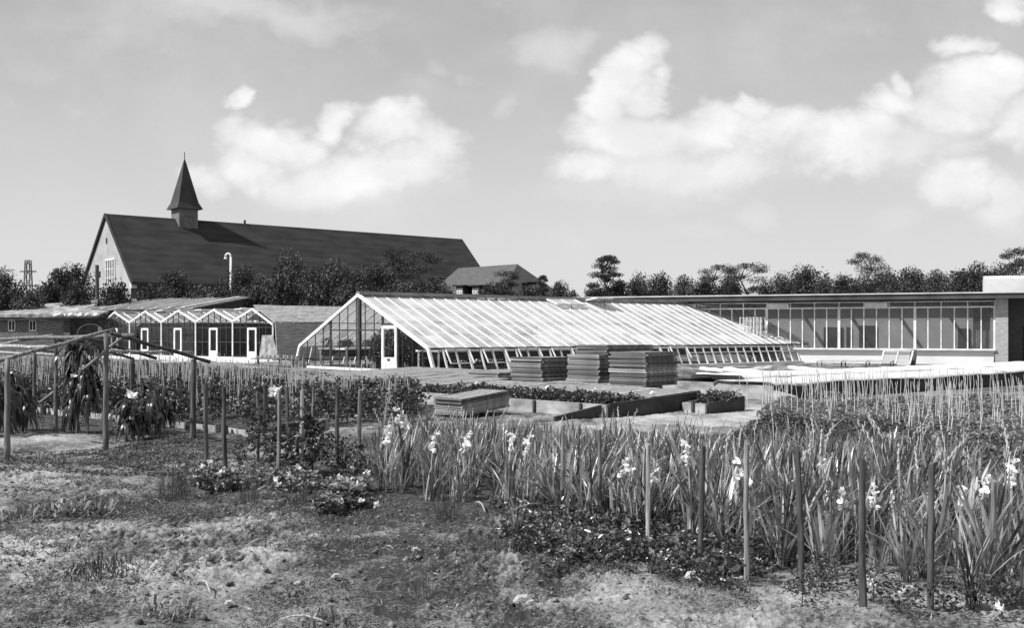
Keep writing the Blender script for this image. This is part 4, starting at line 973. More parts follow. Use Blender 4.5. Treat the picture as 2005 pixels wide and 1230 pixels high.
# frames at foot of workshop
for i, (px, py_) in enumerate(((1600, 716), (1648, 715), (1696, 716))):
    a = P(px, py_ - 4, 56); t = thing('sash_frame', ['glazed sash lying on posts next to the greenhouse corner', 'glazed sash lying on posts before the workshop plinth', 'glazed sash lying on posts beside the leaning sash'][i], 'glazed sash', (a.x, a.y, 0))
    m = MB(); x1, y1 = Vector((1.15, -.35, 0)), Vector((.7, 1.6, 0)); c = [Vector((a.x, a.y, .3)) + s_ for s_ in (Vector((0, 0, 0)), x1, x1 + y1, y1)]
    for k in range(4): m.beam(c[k], c[(k + 1) % 4], .09, .07)
    m.beam((c[0] + c[1]) / 2, (c[2] + c[3]) / 2, .05); m.build('frame', METAL, t)
    m = MB(); m.quad(*c); m.build('pane', GLASSD, t)
    for k in (0, 1, 2, 3): m = MB(); m.beam(Vector((c[k].x, c[k].y, -.02)), c[k], .04); m.build('leg', DARKSH, t)
c = [P(1725, 714, 57.6), P(1781, 714, 57.0), P(1788, 688, 58.6), P(1731, 687, 59.2)]
ls = thing('leaning_sash', 'glazed sash leaning against the workshop plinth', 'glazed sash', (c[0].x, c[0].y, 0))
m = MB()
for k in range(4): m.beam(c[k], c[(k + 1) % 4], .09)
m.beam((c[0] + c[1]) / 2, (c[2] + c[3]) / 2, .07)
for s_ in (.33, .66): m.beam(c[0].lerp(c[3], s_), c[1].lerp(c[2], s_), .05)
m.build('frame', METAL, ls); m = MB(); m.quad(*[p + Vector((0, .05, 0)) for p in c]); m.build('pane', GLASSD, ls)
m = MB(); m.beam(P(1786, 713, 57.4), P(1789, 692, 58.8), .3, .4); m.build('prop', DARKSH, ls)

# table of pots before the large greenhouse
tb = thing('potting_table', 'rough dark potting table between the two greenhouses', 'table', tuple(P(552, 720, 58) * 1)); tb.location.z = 0
a, b = P(505, 702, 59), P(600, 703, 55.5)
m = MB(); m.beam(a, b, .9, .07); m.build('table_top', WOODD, tb)
for s_ in (.03, .25, .5, .75, .97):
    p = a.lerp(b, s_); m = MB(); m.beam(Vector((p.x, p.y - .3, 0)), p + Vector((0, -.3, 0)), .11); m.build('leg', WOODD, tb)
pm_ = MB(); pm_.tube([(0, 0, 0), (0, 0, .12), (0, 0, .14)], [.06, .085, .09], 9)
po = Proto(tag(pm_.build('flower_pot', mat('pale_pot', .4, .6, 4)), 'pale flower pot standing on the dark potting table', 'flower pot', 'flower pots on the potting table'))
for i in range(9): p = a.lerp(b, .1 + i * .09); po.place((p.x, p.y + random.uniform(-.25, .25), p.z + .04), i, random.uniform(.8, 1.6))
# ================================================================ FIELD CROPS
def scatter_leaves(name, poly, n, size, hmax, m, label, cat, droop=.2, noise=.8, hz=.5):
    q = sample(poly, n); hh = (hmax(q[:, 0], q[:, 1]) if callable(hmax) else hmax) * (.65 + .5 * vn(q[:, 0] * noise, q[:, 1] * noise)); z = R.uniform(0, 1, len(q)) ** hz * hh + gz(q[:, 0], q[:, 1])
    V, f = leaves(np.stack([q[:, 0], q[:, 1], z + .01], 1), None, size, size * .65, droop)
    return tag(npobj(name, V, f, m), label, cat, kind='stuff')
FIELD = [tuple(GP(25, 810)[:2]), tuple(GP(300, 828)[:2]), tuple(GP(490, 850)[:2]), tuple(GP(560, 845)[:2]), tuple(GP(640, 838)[:2]), tuple(GP(830, 832)[:2]), tuple(GP(800, 775)[:2]), tuple(GP(560, 745)[:2]), tuple(GP(330, 722)[:2]), tuple(GP(30, 712)[:2]), tuple(GP(-60, 780)[:2])]
bean = [Proto(bushmesh('bean_plant', .34, .88, 330, .105, LEAFF, droop=.25, lab='dark bushy bean plant in the field behind the low kerb', grp='bean plants in the staked field', cat='bean plant')) for _ in range(3)]
pts = sample(FIELD, 285, .44)
pts = pts[np.argsort(pts[:, 1])]
for i, (x, y) in enumerate(pts): bean[i % 3].place(tuple(G(x, y)), i * 1.7, float(R.uniform(.8, 1.1) * np.interp(y, [20, 26, 34], [1.0, .8, .55])))
scatter_leaves('bean_foliage', FIELD, 44000, .10, lambda x, y: np.interp(y, [20, 25, 32, 60], [.72, .6, .5, .42]), LEAFF, 'dense mass of bean foliage filling the staked field', 'foliage')
# canes
def cane_proto(i, h, r):
    q = MB(); a = .012 * i; q.tube([(0, 0, -.05), (a, .01, h * .5), (-a * .6, 0, h)], [r, r * .9, r * .6], 5)
    return Proto(tag(q.build('garden_cane', CANE), 'thin pale cane', 'garden cane'))
cn = [cane_proto(i, 1.0, .0085) for i in range(4)]
pts = sample(FIELD, 80, .6)
for i, (x, y) in enumerate(pts):
    h = float(np.interp(y, [20, 26, 40, 60], [1.1, 1.1, .95, .8])); w = R.normal(size=2) * .035
    cn[i % 4].place(tuple(G(x, y)), 0, (1, 1, float(h * R.uniform(.9, 1.1))), 'thin pale cane standing among the dark bean plants', 'canes in the bean field', tilt=(float(w[0]), float(w[1])))
q = sample([p for p in FIELD], 1300); q = q[q[:, 1] > 23]; m = MB()
for x, y in q:
    h = R.uniform(.7, 1.1) * .95; w_ = R.normal(size=2) * .05; m.tube([(x, y, -.02), (x + w_[0], y + w_[1], h)], [.010, .008], 4, False)
tag(m.build('cane_thicket', CANE), 'thicket of thin pale canes over the rear of the bean field', 'canes', kind='stuff')
CF = wpoly([(1415, 800), (1560, 822), (1700, 842), (1850, 866), (2080, 890), (2080, 800), (1950, 785), (1600, 782), (1500, 785)])
pts = sample(CF, 218, .16)
for i, (x, y) in enumerate(pts):
    w = R.normal(size=2) * .05 * (2.5 if i % 11 == 0 else 1)
    cn[i % 4].place(tuple(G(x, y)), 0, (1.15, 1.15, float(R.uniform(.75, 1.0))), 'pale cane in the field before the white covered bed', 'canes in the field before the white covers', tilt=(float(w[0]), float(w[1])))
CF2 = wpoly([(1480, 815), (1560, 842), (1700, 862), (1850, 890), (2090, 915), (2090, 800), (1900, 786), (1560, 786)])
scatter_leaves('low_crop', CF2, 30000, .075, .26, LEAFL, 'pale low crop growing around the canes', 'low crop', noise=1.2)
CF3 = wpoly([(1430, 858), (1560, 872), (2090, 945), (2090, 880), (1850, 860), (1640, 832), (1500, 828)])
scatter_leaves('dark_crop', CF3, 22000, .055, .24, LEAFF, 'dark leafy crop between the gladioli and the canes', 'crop', noise=1.5)
# kerb of field
kb = thing('field_kerb', 'low pale board kerb along the front of the bean field', 'kerb', tuple(GP(54, 808)))
kp = [(54, 806), (160, 817), (300, 833), (420, 846), (490, 857)]
for a, b in zip(kp, kp[1:]): board('kerb_board', GP(*a), GP(*b), -.03, .11, -.03, .11, .05, CONC, kb)
for px in (85, 205, 288, 318, 368, 428, 440):
    py_ = 806 + (px - 54) * 51 / 436 + 1.5; v = GP(px, py_); q = MB(); q.tube([v + UP * -.05, v + UP * .19], [.07, .065], 7); q.build('peg', WOODD, kb)

# ================================================================ PERGOLA
pg = thing('pole_frame', 'rough pole frame of round posts carrying sloping rails', 'pole frame', tuple(GP(207, 873)))
def pole(p, q, r, m_=WOODP, name='rail'):
    p = Vector(p); q = Vector(q); k = 7; l = (q - p).length
    r = r * (.76 if name == 'rail' else .8)
    pts = [p.lerp(q, i / k) + Vector((.006 * math.sin(i * 2.3 + p.x), .0, .010 * math.sin(i * 1.7 + p.x))) * min(1, l / 2) * (0 if i in (0, k) else 1) for i in range(k + 1)]
    m = MB(); m.tube(pts, [r * (1.05 - .15 * i / k + .05 * math.sin(i * 2.7 + q.x)) for i in range(k + 1)], 9); return m.build(name, m_, pg, True)
for (px, t_, b_, r, mm) in ((14, 703, 891, .055, WOODP), (67, 688, 818, .05, WOODD), (109, 664, 850, .045, WOODP), (207, 652, 876, .055, WOODP), (259, 700, 805, .07, WOODD), (378, 704, 863, .065, WOODD)):
    v = GP(px, b_); tp_ = P(px + (1 if px != 259 else 0), t_, v.y); pole(v + UP * -.1, tp_, r, mm, 'post')
YR = 17.3
pole(P(262, 657, 17.1), P(-20, 664, 21.5), .045, WOODP); pole(P(-10, 709, 16.2), P(225, 645, 17.35), .04, WOODP)
pole(P(216, 652, 17.25), P(411, 709, 18.4), .045, WOODD); pole(P(172, 662, 19.0), P(306, 702, 19.9), .045, WOODD)
pole(P(-10, 678, 17.8), P(103, 681, 17.3), .045, WOODL); pole(P(-10, 690, 23.3), P(135, 696, 23.0), .04, WOODL)
pole(P(-15, 677, 21.0), P(103, 656, 19.8), .035, WOODP); pole(P(79, 789, 20.2), P(241, 661, 18.0), .04, WOODP)
pole(P(206, 688, 18.0), P(378, 690, 19.0), .03, WOODL); pole(P(206, 687, 18.2), P(258, 702, 19.6), .035, WOODD)
pole(P(100, 660, 20.0), P(180, 690, 20.6), .035, WOODD); pole(P(-10, 672, 22.6), P(110, 690, 22.8), .03, WOODD)
# drooping plants
def droopmesh(label, n, spread, h, seed):
    rs = np.random.default_rng(seed); root = thing('drooping_plant', label, 'plant')
    Vs = []; Fs = []; b = 0
    for i in range(n):
        z0 = h * rs.uniform(.3, 1.0); a = rs.uniform(0, 6.28); c = np.array([rs.normal() * spread * .3, rs.normal() * spread * .3, z0]); ln = rs.uniform(.2, .42); w = rs.uniform(.03, .062); ax = rs.uniform(.8, 2.0)
        d = np.array([math.cos(a), math.sin(a), 0.]); s_ = np.array([-d[1], d[0], 0])
        row = []
        for k in range(7):
            t = k / 6; rr = ax * (.15 * math.sin(min(1.5, t * 1.7)) + .05 * t); z = .09 * math.sin(t * 3) - ln * t ** 1.8
            p = c + d * rr + np.array([0, 0, z]); ww = w * math.sin(math.pi * min(.97, .12 + t * .86))
            row += [p - s_ * ww - d * ww * .35, p, p + s_ * ww - d * ww * .35]
        Vs += row
        for k in range(6):
            for j in range(2): Fs.append((b + k * 3 + j, b + k * 3 + j + 1, b + k * 3 + j + 4, b + k * 3 + j + 3))
        b += 21
    npobj('foliage', np.array(Vs), np.array(Fs), DROOP, root, smooth=True)
    st_ = MB(); st_.tube([(0, 0, -.1), (.02, .02, h * .5), (0, 0, h)], [.03, .025, .012], 6); st_.build('stem', WOODD, root)
    return Proto(root)
dp = [droopmesh('x', 75, .42, 1.0, 5), droopmesh('x', 60, .34, .85, 6), droopmesh('x', 110, .34, 1.68, 7)]
for i, (px, py_, s_, sz, v, l) in enumerate([(150, 850, .9, 1.0, 2, 'tall plant with drooping dark leaves climbing between the frame posts'), (172, 852, .7, .98, 2, 'second tall drooping plant tied up under the frame rails'), (140, 846, .6, .9, 1, 'shorter drooping plant at the foot of the tall pair'), (250, 862, .75, .72, 0, 'drooping dark plant with a white bloom beside the tallest post'), (305, 850, .95, .88, 0, 'drooping striped leaf plant between the post and the field'), (278, 858, .6, .65, 1, 'small drooping plant between the two larger ones'), (18, 850, 1.0, 1.15, 0, 'dark drooping plant behind the first frame post'), (-20, 860, 1.1, 1.2, 1, 'drooping plant at the edge of view by the first post'), (45, 842, .8, .85, 1, 'dark drooping plant just past the first post')]):
    dp[v].place(tuple(on(px, py_)), i * 1.1, (s_, s_, sz), l)
def bloom(name, c, r, n, label, seed=0, top=True, parent=None):
    rs = np.random.default_rng(seed); Vs = []; Fs = []; b = 0
    for i in range(n):
        a = rs.uniform(0, 6.28); e = rs.uniform(-.4, 1.2); d = np.array([math.cos(a) * math.cos(e), math.sin(a) * math.cos(e), math.sin(e)]); s_ = np.cross(d, rs.normal(size=3)); s_ /= np.linalg.norm(s_); u_ = np.cross(s_, d)
        cc = np.array(c) + rs.normal(size=3) * r * .25
        for k in range(4):
            t = k / 3; w = r * .55 * math.sin(math.pi * (.15 + .75 * t)); p = cc + d * r * t + u_ * r * .35 * t * t * rs.uniform(.4, 1.3)
            Vs += [p - s_ * w, p + u_ * w * -.3, p + s_ * w]
        for k in range(3):
            for j in range(2): Fs.append((b + k * 3 + j, b + k * 3 + j + 1, b + k * 3 + j + 4, b + k * 3 + j + 3))
        b += 12
    o = npobj(name, np.array(Vs), np.array(Fs), PETAL, parent, loc=None if parent else tuple(c), smooth=True)
    if not parent: tag(o, label, 'flower')
    return o
bloom('blossom', P(258, 774, 17.6), .11, 6, 'white drooping blossom hanging by the tallest frame post', 3)
bloom('blossom', P(147, 737, 18.2), .05, 4, 'small white blossom halfway up the tall drooping plant', 4)

# ================================================================ GLADIOLI
def blade(rs, x, y, h, az, lean, w, Vs, Fs):
    b = len(Vs); d = np.array([math.cos(az), math.sin(az), 0]); s_ = np.array([math.cos(az + 1.2), math.sin(az + 1.2), 0]) if rs.random() < .5 else np.array([-d[1], d[0], 0])
    K = 6; cv = lean * rs.uniform(.6, 1.3)
    for k in range(K + 1):
        t = k / K; p = np.array([x, y, 0]) + d * h * (.12 * t * lean * 3 + .45 * cv * t * t) + np.array([0, 0, h * (t - .22 * cv * t * t)])
        ww = w * (.55 + 1.1 * t - 1.0 * t * t) * (1 if k < K else .08)
        Vs += [p - s_ * ww * .5, p + s_ * ww * .5]
    for k in range(K): Fs.append((b + k * 2, b + k * 2 + 1, b + k * 2 + 3, b + k * 2 + 2))
def glad(seed, nbl, h, kind, wide=1.0):
    rs = np.random.default_rng(seed); Vs = []; Fs = []; root = thing('gladiolus', 'gladiolus', 'gladiolus')
    az0 = rs.uniform(0, 6.28)
    for i in range(nbl):
        az = az0 + (0 if i % 2 else math.pi) + rs.normal() * .5
        blade(rs, rs.normal() * .03, rs.normal() * .03, h * rs.uniform(.45, 1.05), az, abs(rs.normal()) * .40 * wide + .08, rs.uniform(.014, .035), Vs, Fs)
    npobj('foliage', np.array(Vs), np.array(Fs), GLAD, root)
    V2 = []; F2 = []
    for i in range(4): blade(rs, rs.normal() * .07, rs.normal() * .07, h * rs.uniform(.5, 1.05), rs.uniform(0, 6.28), abs(rs.normal()) * .5 + .15, rs.uniform(.012, .028), V2, F2)
    npobj('dry_leaf_blades', np.array(V2), np.array(F2), DRYB, root)
    if kind:
        m = MB(); d = Vector((math.cos(az0 + 1), math.sin(az0 + 1), 0)); L_ = h * 1.18
        pts = [Vector((0, 0, 0)), Vector((0, 0, L_ * .5)), d * .03 + UP * L_ * .75, d * (.09) + UP * L_ * .92, d * .16 + UP * L_ * (.99 if kind == 1 else 1.0)]
        m.tube(pts, [.007, .007, .006, .004, .002], 5)
        if kind == 1:
            for k in range(7):
                p = pts[2].lerp(pts[4], k / 7); m.tube([p, p + UP * .03 + d * (.012 if k % 2 else -.012), p + UP * .06 + d * (.01 if k % 2 else -.004)], [.005, .011, .002], 5)
        m.build('flower_spike', GLADL, root)
        if kind == 2:
            for k in range(4):
                p = pts[1].lerp(pts[3], .45 + k * .15); bloom('bloom', tuple(p + d * (.03 if k % 2 else -.025)), .056 - .007 * k, 9, None, seed + k, parent=root)
    return Proto(root)
GA = [glad(100 + i, 24 + i % 5, .88, 0, 1 + .5 * (i % 3)) for i in range(7)]; GB = [glad(130 + i, 21, .84, 1, 1.3) for i in range(3)]; GC = [glad(150 + i, 13, .8, 2, 1.3) for i in range(3)]
GF = wpoly([(735, 957), (880, 975), (1000, 995), (1130, 1030), (1260, 1052), (1400, 1072), (1500, 1095), (1640, 1110), (1800, 1150), (2030, 1185), (2060, 985), (1850, 958), (1600, 925), (1400, 915), (1150, 892), (900, 872), (735, 880)])
pts = sample(GF, 262, .15); pts = pts[np.argsort(pts[:, 1])]
for i, (x, y) in enumerate(pts):
    fy = 1.0 - .16 * np.clip((y - 11) / 3, 0, 1)
    if i % 4 == 3: GB[i % 3].place(tuple(G(x, y, -.02)), i * 1.9, float(R.uniform(.75, 1.1) * fy), 'gladiolus with a pale arching seed spike in the gladiolus bed', 'gladioli gone to seed in the bed', tilt=(float(R.normal() * .08), float(.09 + R.normal() * .1)))
    else: GA[i % 7].place(tuple(G(x, y, -.02)), i * 1.9, float(R.uniform(.62, 1.12) * fy), 'gladiolus plant of green sword shaped leaves in the gladiolus bed', 'leafy gladioli in the bed', tilt=(float(R.normal() * .1), float(.09 + R.normal() * .13)))
Vs = []; Fs = []; rs = np.random.default_rng(77)
for (x, y) in sample(GF, 420):
    z_ = float(gz(x, y)); k0 = len(Vs); az0 = rs.uniform(0, 6.28); hh = rs.uniform(.5, .88) * (1.0 - .16 * float(np.clip((y - 11) / 3, 0, 1)))
    for j in range(9): blade(rs, rs.normal() * .03, rs.normal() * .03, hh * rs.uniform(.5, 1.1), az0 + (j % 2) * math.pi + rs.normal() * .5, abs(rs.normal()) * .35 + .06, rs.uniform(.014, .03), Vs, Fs)
    for j in range(k0, len(Vs)): Vs[j] = Vs[j] + np.array([x + Vs[j][2] * .09, y, z_ - .02])
tag(npobj('gladiolus_foliage', np.array(Vs), np.array(Fs), GLAD), 'dense sword shaped foliage filling the gladiolus bed between the single plants', 'foliage', kind='stuff')
# stray plants at the edges
for (px, py_, s_) in ((1000, 1000, .75), (1530, 1095, 1.0), (1010, 1055, .42), (1000, 1000, .7), (1610, 1130, .85), (1900, 1190, .95), (720, 930, .6), (790, 950, .8), (690, 905, .45), (850, 955, .9)):
    GA[(px + 1) % 7].place(tuple(on(px, py_)), px * .7, s_, 'stray sword leaved gladiolus standing out at the edge of the bed', 'stray gladioli at the bed edge')
for (px, py_, bz, l) in ((757, 960, .9, 'white gladiolus at the end of the bed by the last bean stake'), (796, 950, 1.12, 'tallest white gladiolus at the corner of the bed'), (845, 970, .9, 'white gladiolus just past the corner of the bed'), (908, 975, .92, 'creamy white gladiolus below the lone lid stack'), (1003, 975, .9, 'white gladiolus with a wide bloom before the first front stake'), (1027, 985, .85, 'white gladiolus crowding the wide bloomed one'), (1218, 1040, .82, 'white gladiolus between the second and third front stakes'), (1272, 1045, .7, 'low white gladiolus behind the third front stake'), (1350, 1040, 1.0, 'white gladiolus beside the fourth front stake'), (1467, 1080, .98, 'slender white gladiolus above the fifth front stake'),
                       (1652, 1100, .72, 'large white gladiolus between the sixth and seventh front stakes'), (1712, 1110, .74, 'large white gladiolus just past the seventh front stake'), (1745, 1100, .6, 'small white gladiolus behind the large white pair'), (1885, 1100, .75, 'white gladiolus low behind the eighth front stake'), (1925, 1090, .82, 'white gladiolus before the last front stake'), (1978, 1090, .95, 'white gladiolus past the last front stake'), (1600, 1010, .7, 'half hidden white gladiolus in the middle of the bed')):
    v = on(px, py_); GC[px % 3].place(tuple(v), px * .37, bz, l, 'white flowering gladioli')

# ================================================================ STAKES
def stake_proto(i, r, m_, name='wooden_stake'):
    V = []; Fs = []; K = 26; n_ = 12; kn = [random.uniform(.15, .9) for _ in range(3)]
    for k in range(K):
        t = k / (K - 1); cx, cy = .006 * float(vn(t * 2.1 + i * 7, 3.1)), .006 * float(vn(t * 2.1 + i * 7, 9.1))
        rr = r * (1.1 - .2 * t + .08 * float(vn(t * 7 + i * 3, 1.7)) + sum(.16 * math.exp(-((t - q) / .012) ** 2) for q in kn))
        for j in range(n_):
            a = 2 * math.pi * j / n_; q = rr * (1 + .10 * float(vn(j * 1.3 + i * 5, t * 5)))
            z = -.08 + 1.08 * t + (r * .5 * math.cos(a + i) if k == K - 1 else 0)
            V.append((cx + q * math.cos(a), cy + q * math.sin(a), z))
    for k in range(K - 1):
        for j in range(n_): Fs.append((k * n_ + j, k * n_ + (j + 1) % n_, (k + 1) * n_ + (j + 1) % n_, (k + 1) * n_ + j))
    Fs.append(tuple((K - 1) * n_ + j for j in range(n_)))
    q = MB(); q.add(V, Fs); return Proto(tag(q.build(name, m_), 'stake', 'stake'))
SP = [stake_proto(i, .0185, WOODP) for i in range(3)]; SPL = [stake_proto(i + 7, .021, WOODD) for i in range(3)]; SPP = [stake_proto(12, .02, WOODL)]
frs = [(1100, 835, 1020), (1175, 843, 1030), (1268, 858, 1077), (1370, 868, 1118), (1462, 882, 1148), (1570, 893, 1163), (1691, 922, 1210), (1821, 912, 1200), (1944, 938, 1190)]
on_ = ['first', 'second', 'third', 'fourth', 'fifth', 'sixth', 'seventh', 'eighth', 'ninth']
for i, (px, ty, by) in enumerate(frs):
    v = on(px, by); h = (by - ty) * v.y / F
    lean = [(.01, .01), (0, -.02), (.02, .012), (0, -.03), (.01, -.015), (0, -.05), (-.02, -.012), (.01, .014), (0, -.02)][i]
    [SP[0], SP[1], SPP[0], SPL[0], SP[2], SPL[1], SPL[2], SPL[0], SP[0]][i].place(tuple(v), i, (1.02, 1.02, h), f'round wooden stake, {on_[i]} along the gladiolus bed from the strawberry patch' if i else 'round wooden stake at the start of the gladiolus bed', 'stakes along the gladiolus bed', tilt=lean)
lfs = [(405, 748, 920, 0), (442, 755, 925, 0), (505, 760, 895, 1), (518, 750, 870, 0), (545, 760, 932, 1), (563, 750, 882, 0), (590, 762, 932, 2), (613, 757, 850, 1), (660, 757, 908, 0), (703, 765, 928, 1)]
ll = ['dark stake first in the row past the pole frame', 'dark stake second in the row past the pole frame', 'stake wound with a leafy climbing plant, nearest the bean kerb', 'shorter stake behind the climbing plant', 'pale stake topped by a white flower head', 'dark thin stake just past the white flower head', 'palest stake standing in the climbing plants', 'stake rising behind the dark board', 'dark straight stake before the gladiolus corner', 'stake nearest the gladiolus bed corner']
for i, (px, ty, by, k) in enumerate(lfs):
    v = on(px, by); h = (by - ty) * v.y / F
    pr = (SPL[i % 3] if k == 0 else (SP[i % 3] if k == 1 else SPP[0])); pr.place(tuple(v), i, (1.35, 1.35, h), ll[i], 'stakes among the climbing plants', tilt=(0, random.uniform(-.03, .01)))
bloom('white_dahlia', P(541, 768, 14.0), .08, 22, 'white flower head on top of a stake among the climbing plants', 8)
# climbing / bushy plants at the row
cl = [Proto(bushmesh('climbing_plant', .2, .78, 200, .085, LEAFF, droop=.35, lab='x', cat='climbing plant')) for _ in range(2)]
for i, (px, py_, s_, l) in enumerate([(505, 905, .95, 'leafy climbing plant on the stake nearest the bean kerb'), (548, 925, .8, 'leafy climbing plant under the white flower head'), (592, 932, 1.15, 'thickest climbing plant around the palest stake'), (612, 925, 1.0, 'climbing plant leaning out beside the palest stake'), (640, 915, .7, 'climbing plant before the dark straight stake'), (570, 930, .8, 'climbing plant between two stakes'), (470, 915, .5, 'small leafy plant beside the second dark stake'), (672, 925, .6, 'small leafy plant at the foot of the dark straight stake'), (700, 935, .6, 'leafy plant at the foot of the last stake'), (530, 915, .6, 'low leafy plant behind the flower head stake')]):
    cl[i % 2].place(tuple(on(px, py_)), i * 1.3, s_, l)
low = [(400, 935, 60, 18), (430, 948, 50, 14), (540, 950, 90, 16), (600, 960, 60, 14), (670, 962, 60, 14), (690, 985, 40, 10), (640, 1000, 30, 8)]
for i, (px, py_, wx_, wy_) in enumerate(low):
    poly = [tuple(GP(px + wx_ * math.cos(a), py_ + wy_ * math.sin(a))[:2]) for a in np.linspace(0, 6.28, 12, endpoint=False)]
    scatter_leaves('low_foliage', poly, 900, .075, .17, LEAFF if i % 2 else LEAFL, 'low leafy growth with pale flowers at the foot of the stakes', 'foliage', noise=2.5)
k = 0
for (px, py_) in ((385, 945), (395, 932), (436, 950), (428, 940), (540, 962), (567, 962), (575, 958), (545, 972), (664, 968), (667, 952), (685, 962), (700, 980), (668, 999), (690, 940), (720, 958), (735, 1002), (708, 1005), (585, 940), (450, 952), (410, 925)):
    bloom('petunia', tuple(on(px, py_, .1 + .05 * (k % 3))), .042, 6, ['white petunia bloom lying low at the foot of the stakes'][0], 20 + k)['group'] = 'white petunias at the foot of the stakes'; k += 1

# ================================================================ STRAWBERRY PATCH, WEEDS, FOREGROUND
SB = wpoly([(985, 1005), (1060, 1030), (1200, 1040), (1350, 1060), (1490, 1085), (1500, 1110), (1440, 1125), (1380, 1135), (1290, 1110), (1200, 1100), (1110, 1098), (1010, 1050)])
SB2 = wpoly([(960, 990), (1060, 1010), (1300, 1050), (1520, 1080), (1540, 1135), (1440, 1165), (1360, 1165), (1180, 1125), (1080, 1120), (980, 1060)])
sbp = [Proto(bushmesh('strawberry_plant', .15, .17, 95, .05, LEAFS, lab='low dark strawberry plant at the foot of the gladiolus stakes', cat='strawberry plant', grp='strawberry plants in the low patch')) for _ in range(3)]
for i, (x, y) in enumerate(np.concatenate([sample(SB, 84, .17), sample(SB2, 34, .2)])): sbp[i % 3].place(tuple(G(x, y, -.02)), i, float(R.uniform(.7, 1.25)))
scatter_leaves('strawberry_leaves', SB, 2600, .045, .15, LEAFL, 'pale upturned leaves scattered through the strawberry patch', 'leaves', noise=3)
wd = [Proto(bushmesh('weed_plant', .17, .2, 210, .034, LEAFF, droop=0, lab='weed', cat='weed')) for _ in range(3)]
for (px, py_, s_, l) in ((1480, 1095, 1.6, 'bushy low plant beside the fifth front stake'), (1597, 1150, 1.55, 'dark bushy plant at the foot of the sixth front stake'), (1610, 1175, 1.2, 'low dark plant past the foot of the sixth front stake'), (1710, 1190, 1.4, 'small rose bush at the foot of the seventh front stake'), (1570, 1195, 1.1, 'sprawling weed before the sixth front stake'), (1850, 1200, 1.4, 'sprawling weed before the eighth front stake'), (1960, 1205, 1.6, 'leafy weed before the last front stake'), (1760, 1215, 1.2, 'small leafy weed before the seventh and eighth stakes'), (1380, 1160, .8, 'lone small weed before the strawberry patch')):
    wd[(px // 10) % 3].place(tuple(on(px, py_)), px, s_ * .75, l, 'weeds on the bare soil')
for (px, py_, l) in ((1469, 1093, 'white rose bloom on the low plant by the fifth stake'), (1704, 1175, 'white rose bloom on the small bush by the seventh stake'), (1706, 1188, 'lower white rose bloom by the seventh stake'), (1948, 1215, 'white blooms of the weed before the last stake'), (1962, 1220, 'small white bloom lowest before the last stake')):
    bloom('white_rose', tuple(on(px, py_, .1)), .03, 9, l, px)
def grassclump(label, n, h, r, m, lean=.5, w=.012, name='grass_tuft', cat='grass tuft'):
    rs = np.random.default_rng(n + int(h * 100)); Vs = []; Fs = []
    for i in range(n):
        a = rs.uniform(0, 6.28); q = rs.uniform(0, 1) ** .5 * r; blade(rs, q * math.cos(a), q * math.sin(a), h * rs.uniform(.4, 1), rs.uniform(0, 6.28), abs(rs.normal()) * lean, w * rs.uniform(.6, 1.4), Vs, Fs)
    return Proto(tag(npobj(name, np.array(Vs), np.array(Fs), m), label, cat))
g1 = grassclump('x', 60, .14, .20, LEAFF, .5, .013); g2 = grassclump('x', 60, .11, .26, LEAFL, 1.6, .022, 'leafy_plant', 'plant'); g3 = grassclump('x', 90, .42, .13, HERB, .35, .004, 'wispy_herb', 'herb')
for i, (px, py_, s_, l) in enumerate([(195, 1120, 1.0, 'dark grass tuft with upright blades on the pale sand'), (165, 1132, .8, 'smaller grass tuft beside the upright one on the sand'), (215, 1105, .9, 'grass tuft just behind the upright one'), (240, 1122, .6, 'low grass tuft trailing onto the sand'), (1005, 1075, .9, 'small dark tuft beside the strawberry patch')]): g1.place(tuple(on(px, py_)), i, s_, l)
for i, (px, py_, s_, l) in enumerate([(60, 1010, 1.1, 'fallen leaf clump at the far end of the low row'), (95, 1005, 1.3, 'leaf clump second in the low row of fallen leaves'), (130, 998, 1.4, 'largest leaf clump in the middle of the low row'), (165, 998, 1.2, 'leaf clump beside the largest in the low row'), (190, 1003, .9, 'last leaf clump in the low row'), (28, 1018, .9, 'leaf clump nearest the picture edge in the low row'), (310, 1180, .9, 'wilted leaf clump lying on the sand'), (340, 1186, .6, 'small wilted leaf clump beside the larger one'), (620, 1205, .9, 'dry pale leaf clump on the clods'), (650, 1212, .8, 'second dry leaf clump on the clods')]): g2.place(tuple(on(px, py_, .0)), i * 1.4, s_, l)
for i, (px, py_, s_, l) in enumerate([(340, 968, 1.15, 'wispy feathery herb standing alone beside the path'), (352, 970, .9, 'second wispy herb touching the lone one'), (880, 1018, .95, 'wispy round herb before the gladiolus bed'), (868, 1015, .7, 'small wispy herb beside the round one'), (490, 985, .8, 'wispy herb below the white petunias'), (830, 1160, .5, 'thin wispy herb on the open soil'), (590, 985, .7, 'wispy herb below the climbing plants')]): g3.place(tuple(on(px, py_)), i, s_, l)
# loose weeds, dry stalks and crumbs on the open soil
SOIL = wpoly([(-60, 920), (370, 960), (730, 965), (1000, 1010), (1250, 1120), (1500, 1140), (2100, 1200), (2100, 1235), (-150, 1235)])
def ground_leaves(name, n, per, spread, size, w, m, lab, cat, th=.05, up=.4, zoff=.0):
    q = sample(SOIL, n); w_ = vn(q[:, 0] * 1.3 + 3, q[:, 1] * 1.3) + .6 * vn(q[:, 0] * 5, q[:, 1] * 5); q = q[w_ > th]
    q = np.repeat(q, per, 0) + R.normal(size=(len(q) * per, 2)) * spread
    zz = gz(q[:, 0], q[:, 1]) + clods(q[:, 0], q[:, 1]) * .9 + .006 + np.abs(R.normal(size=len(q))) * size * .5 + zoff
    V, f = leaves(np.stack([q[:, 0], q[:, 1], zz], 1), None, size, w, 0, up); tag(npobj(name, V, f, m), lab, cat, kind='stuff')
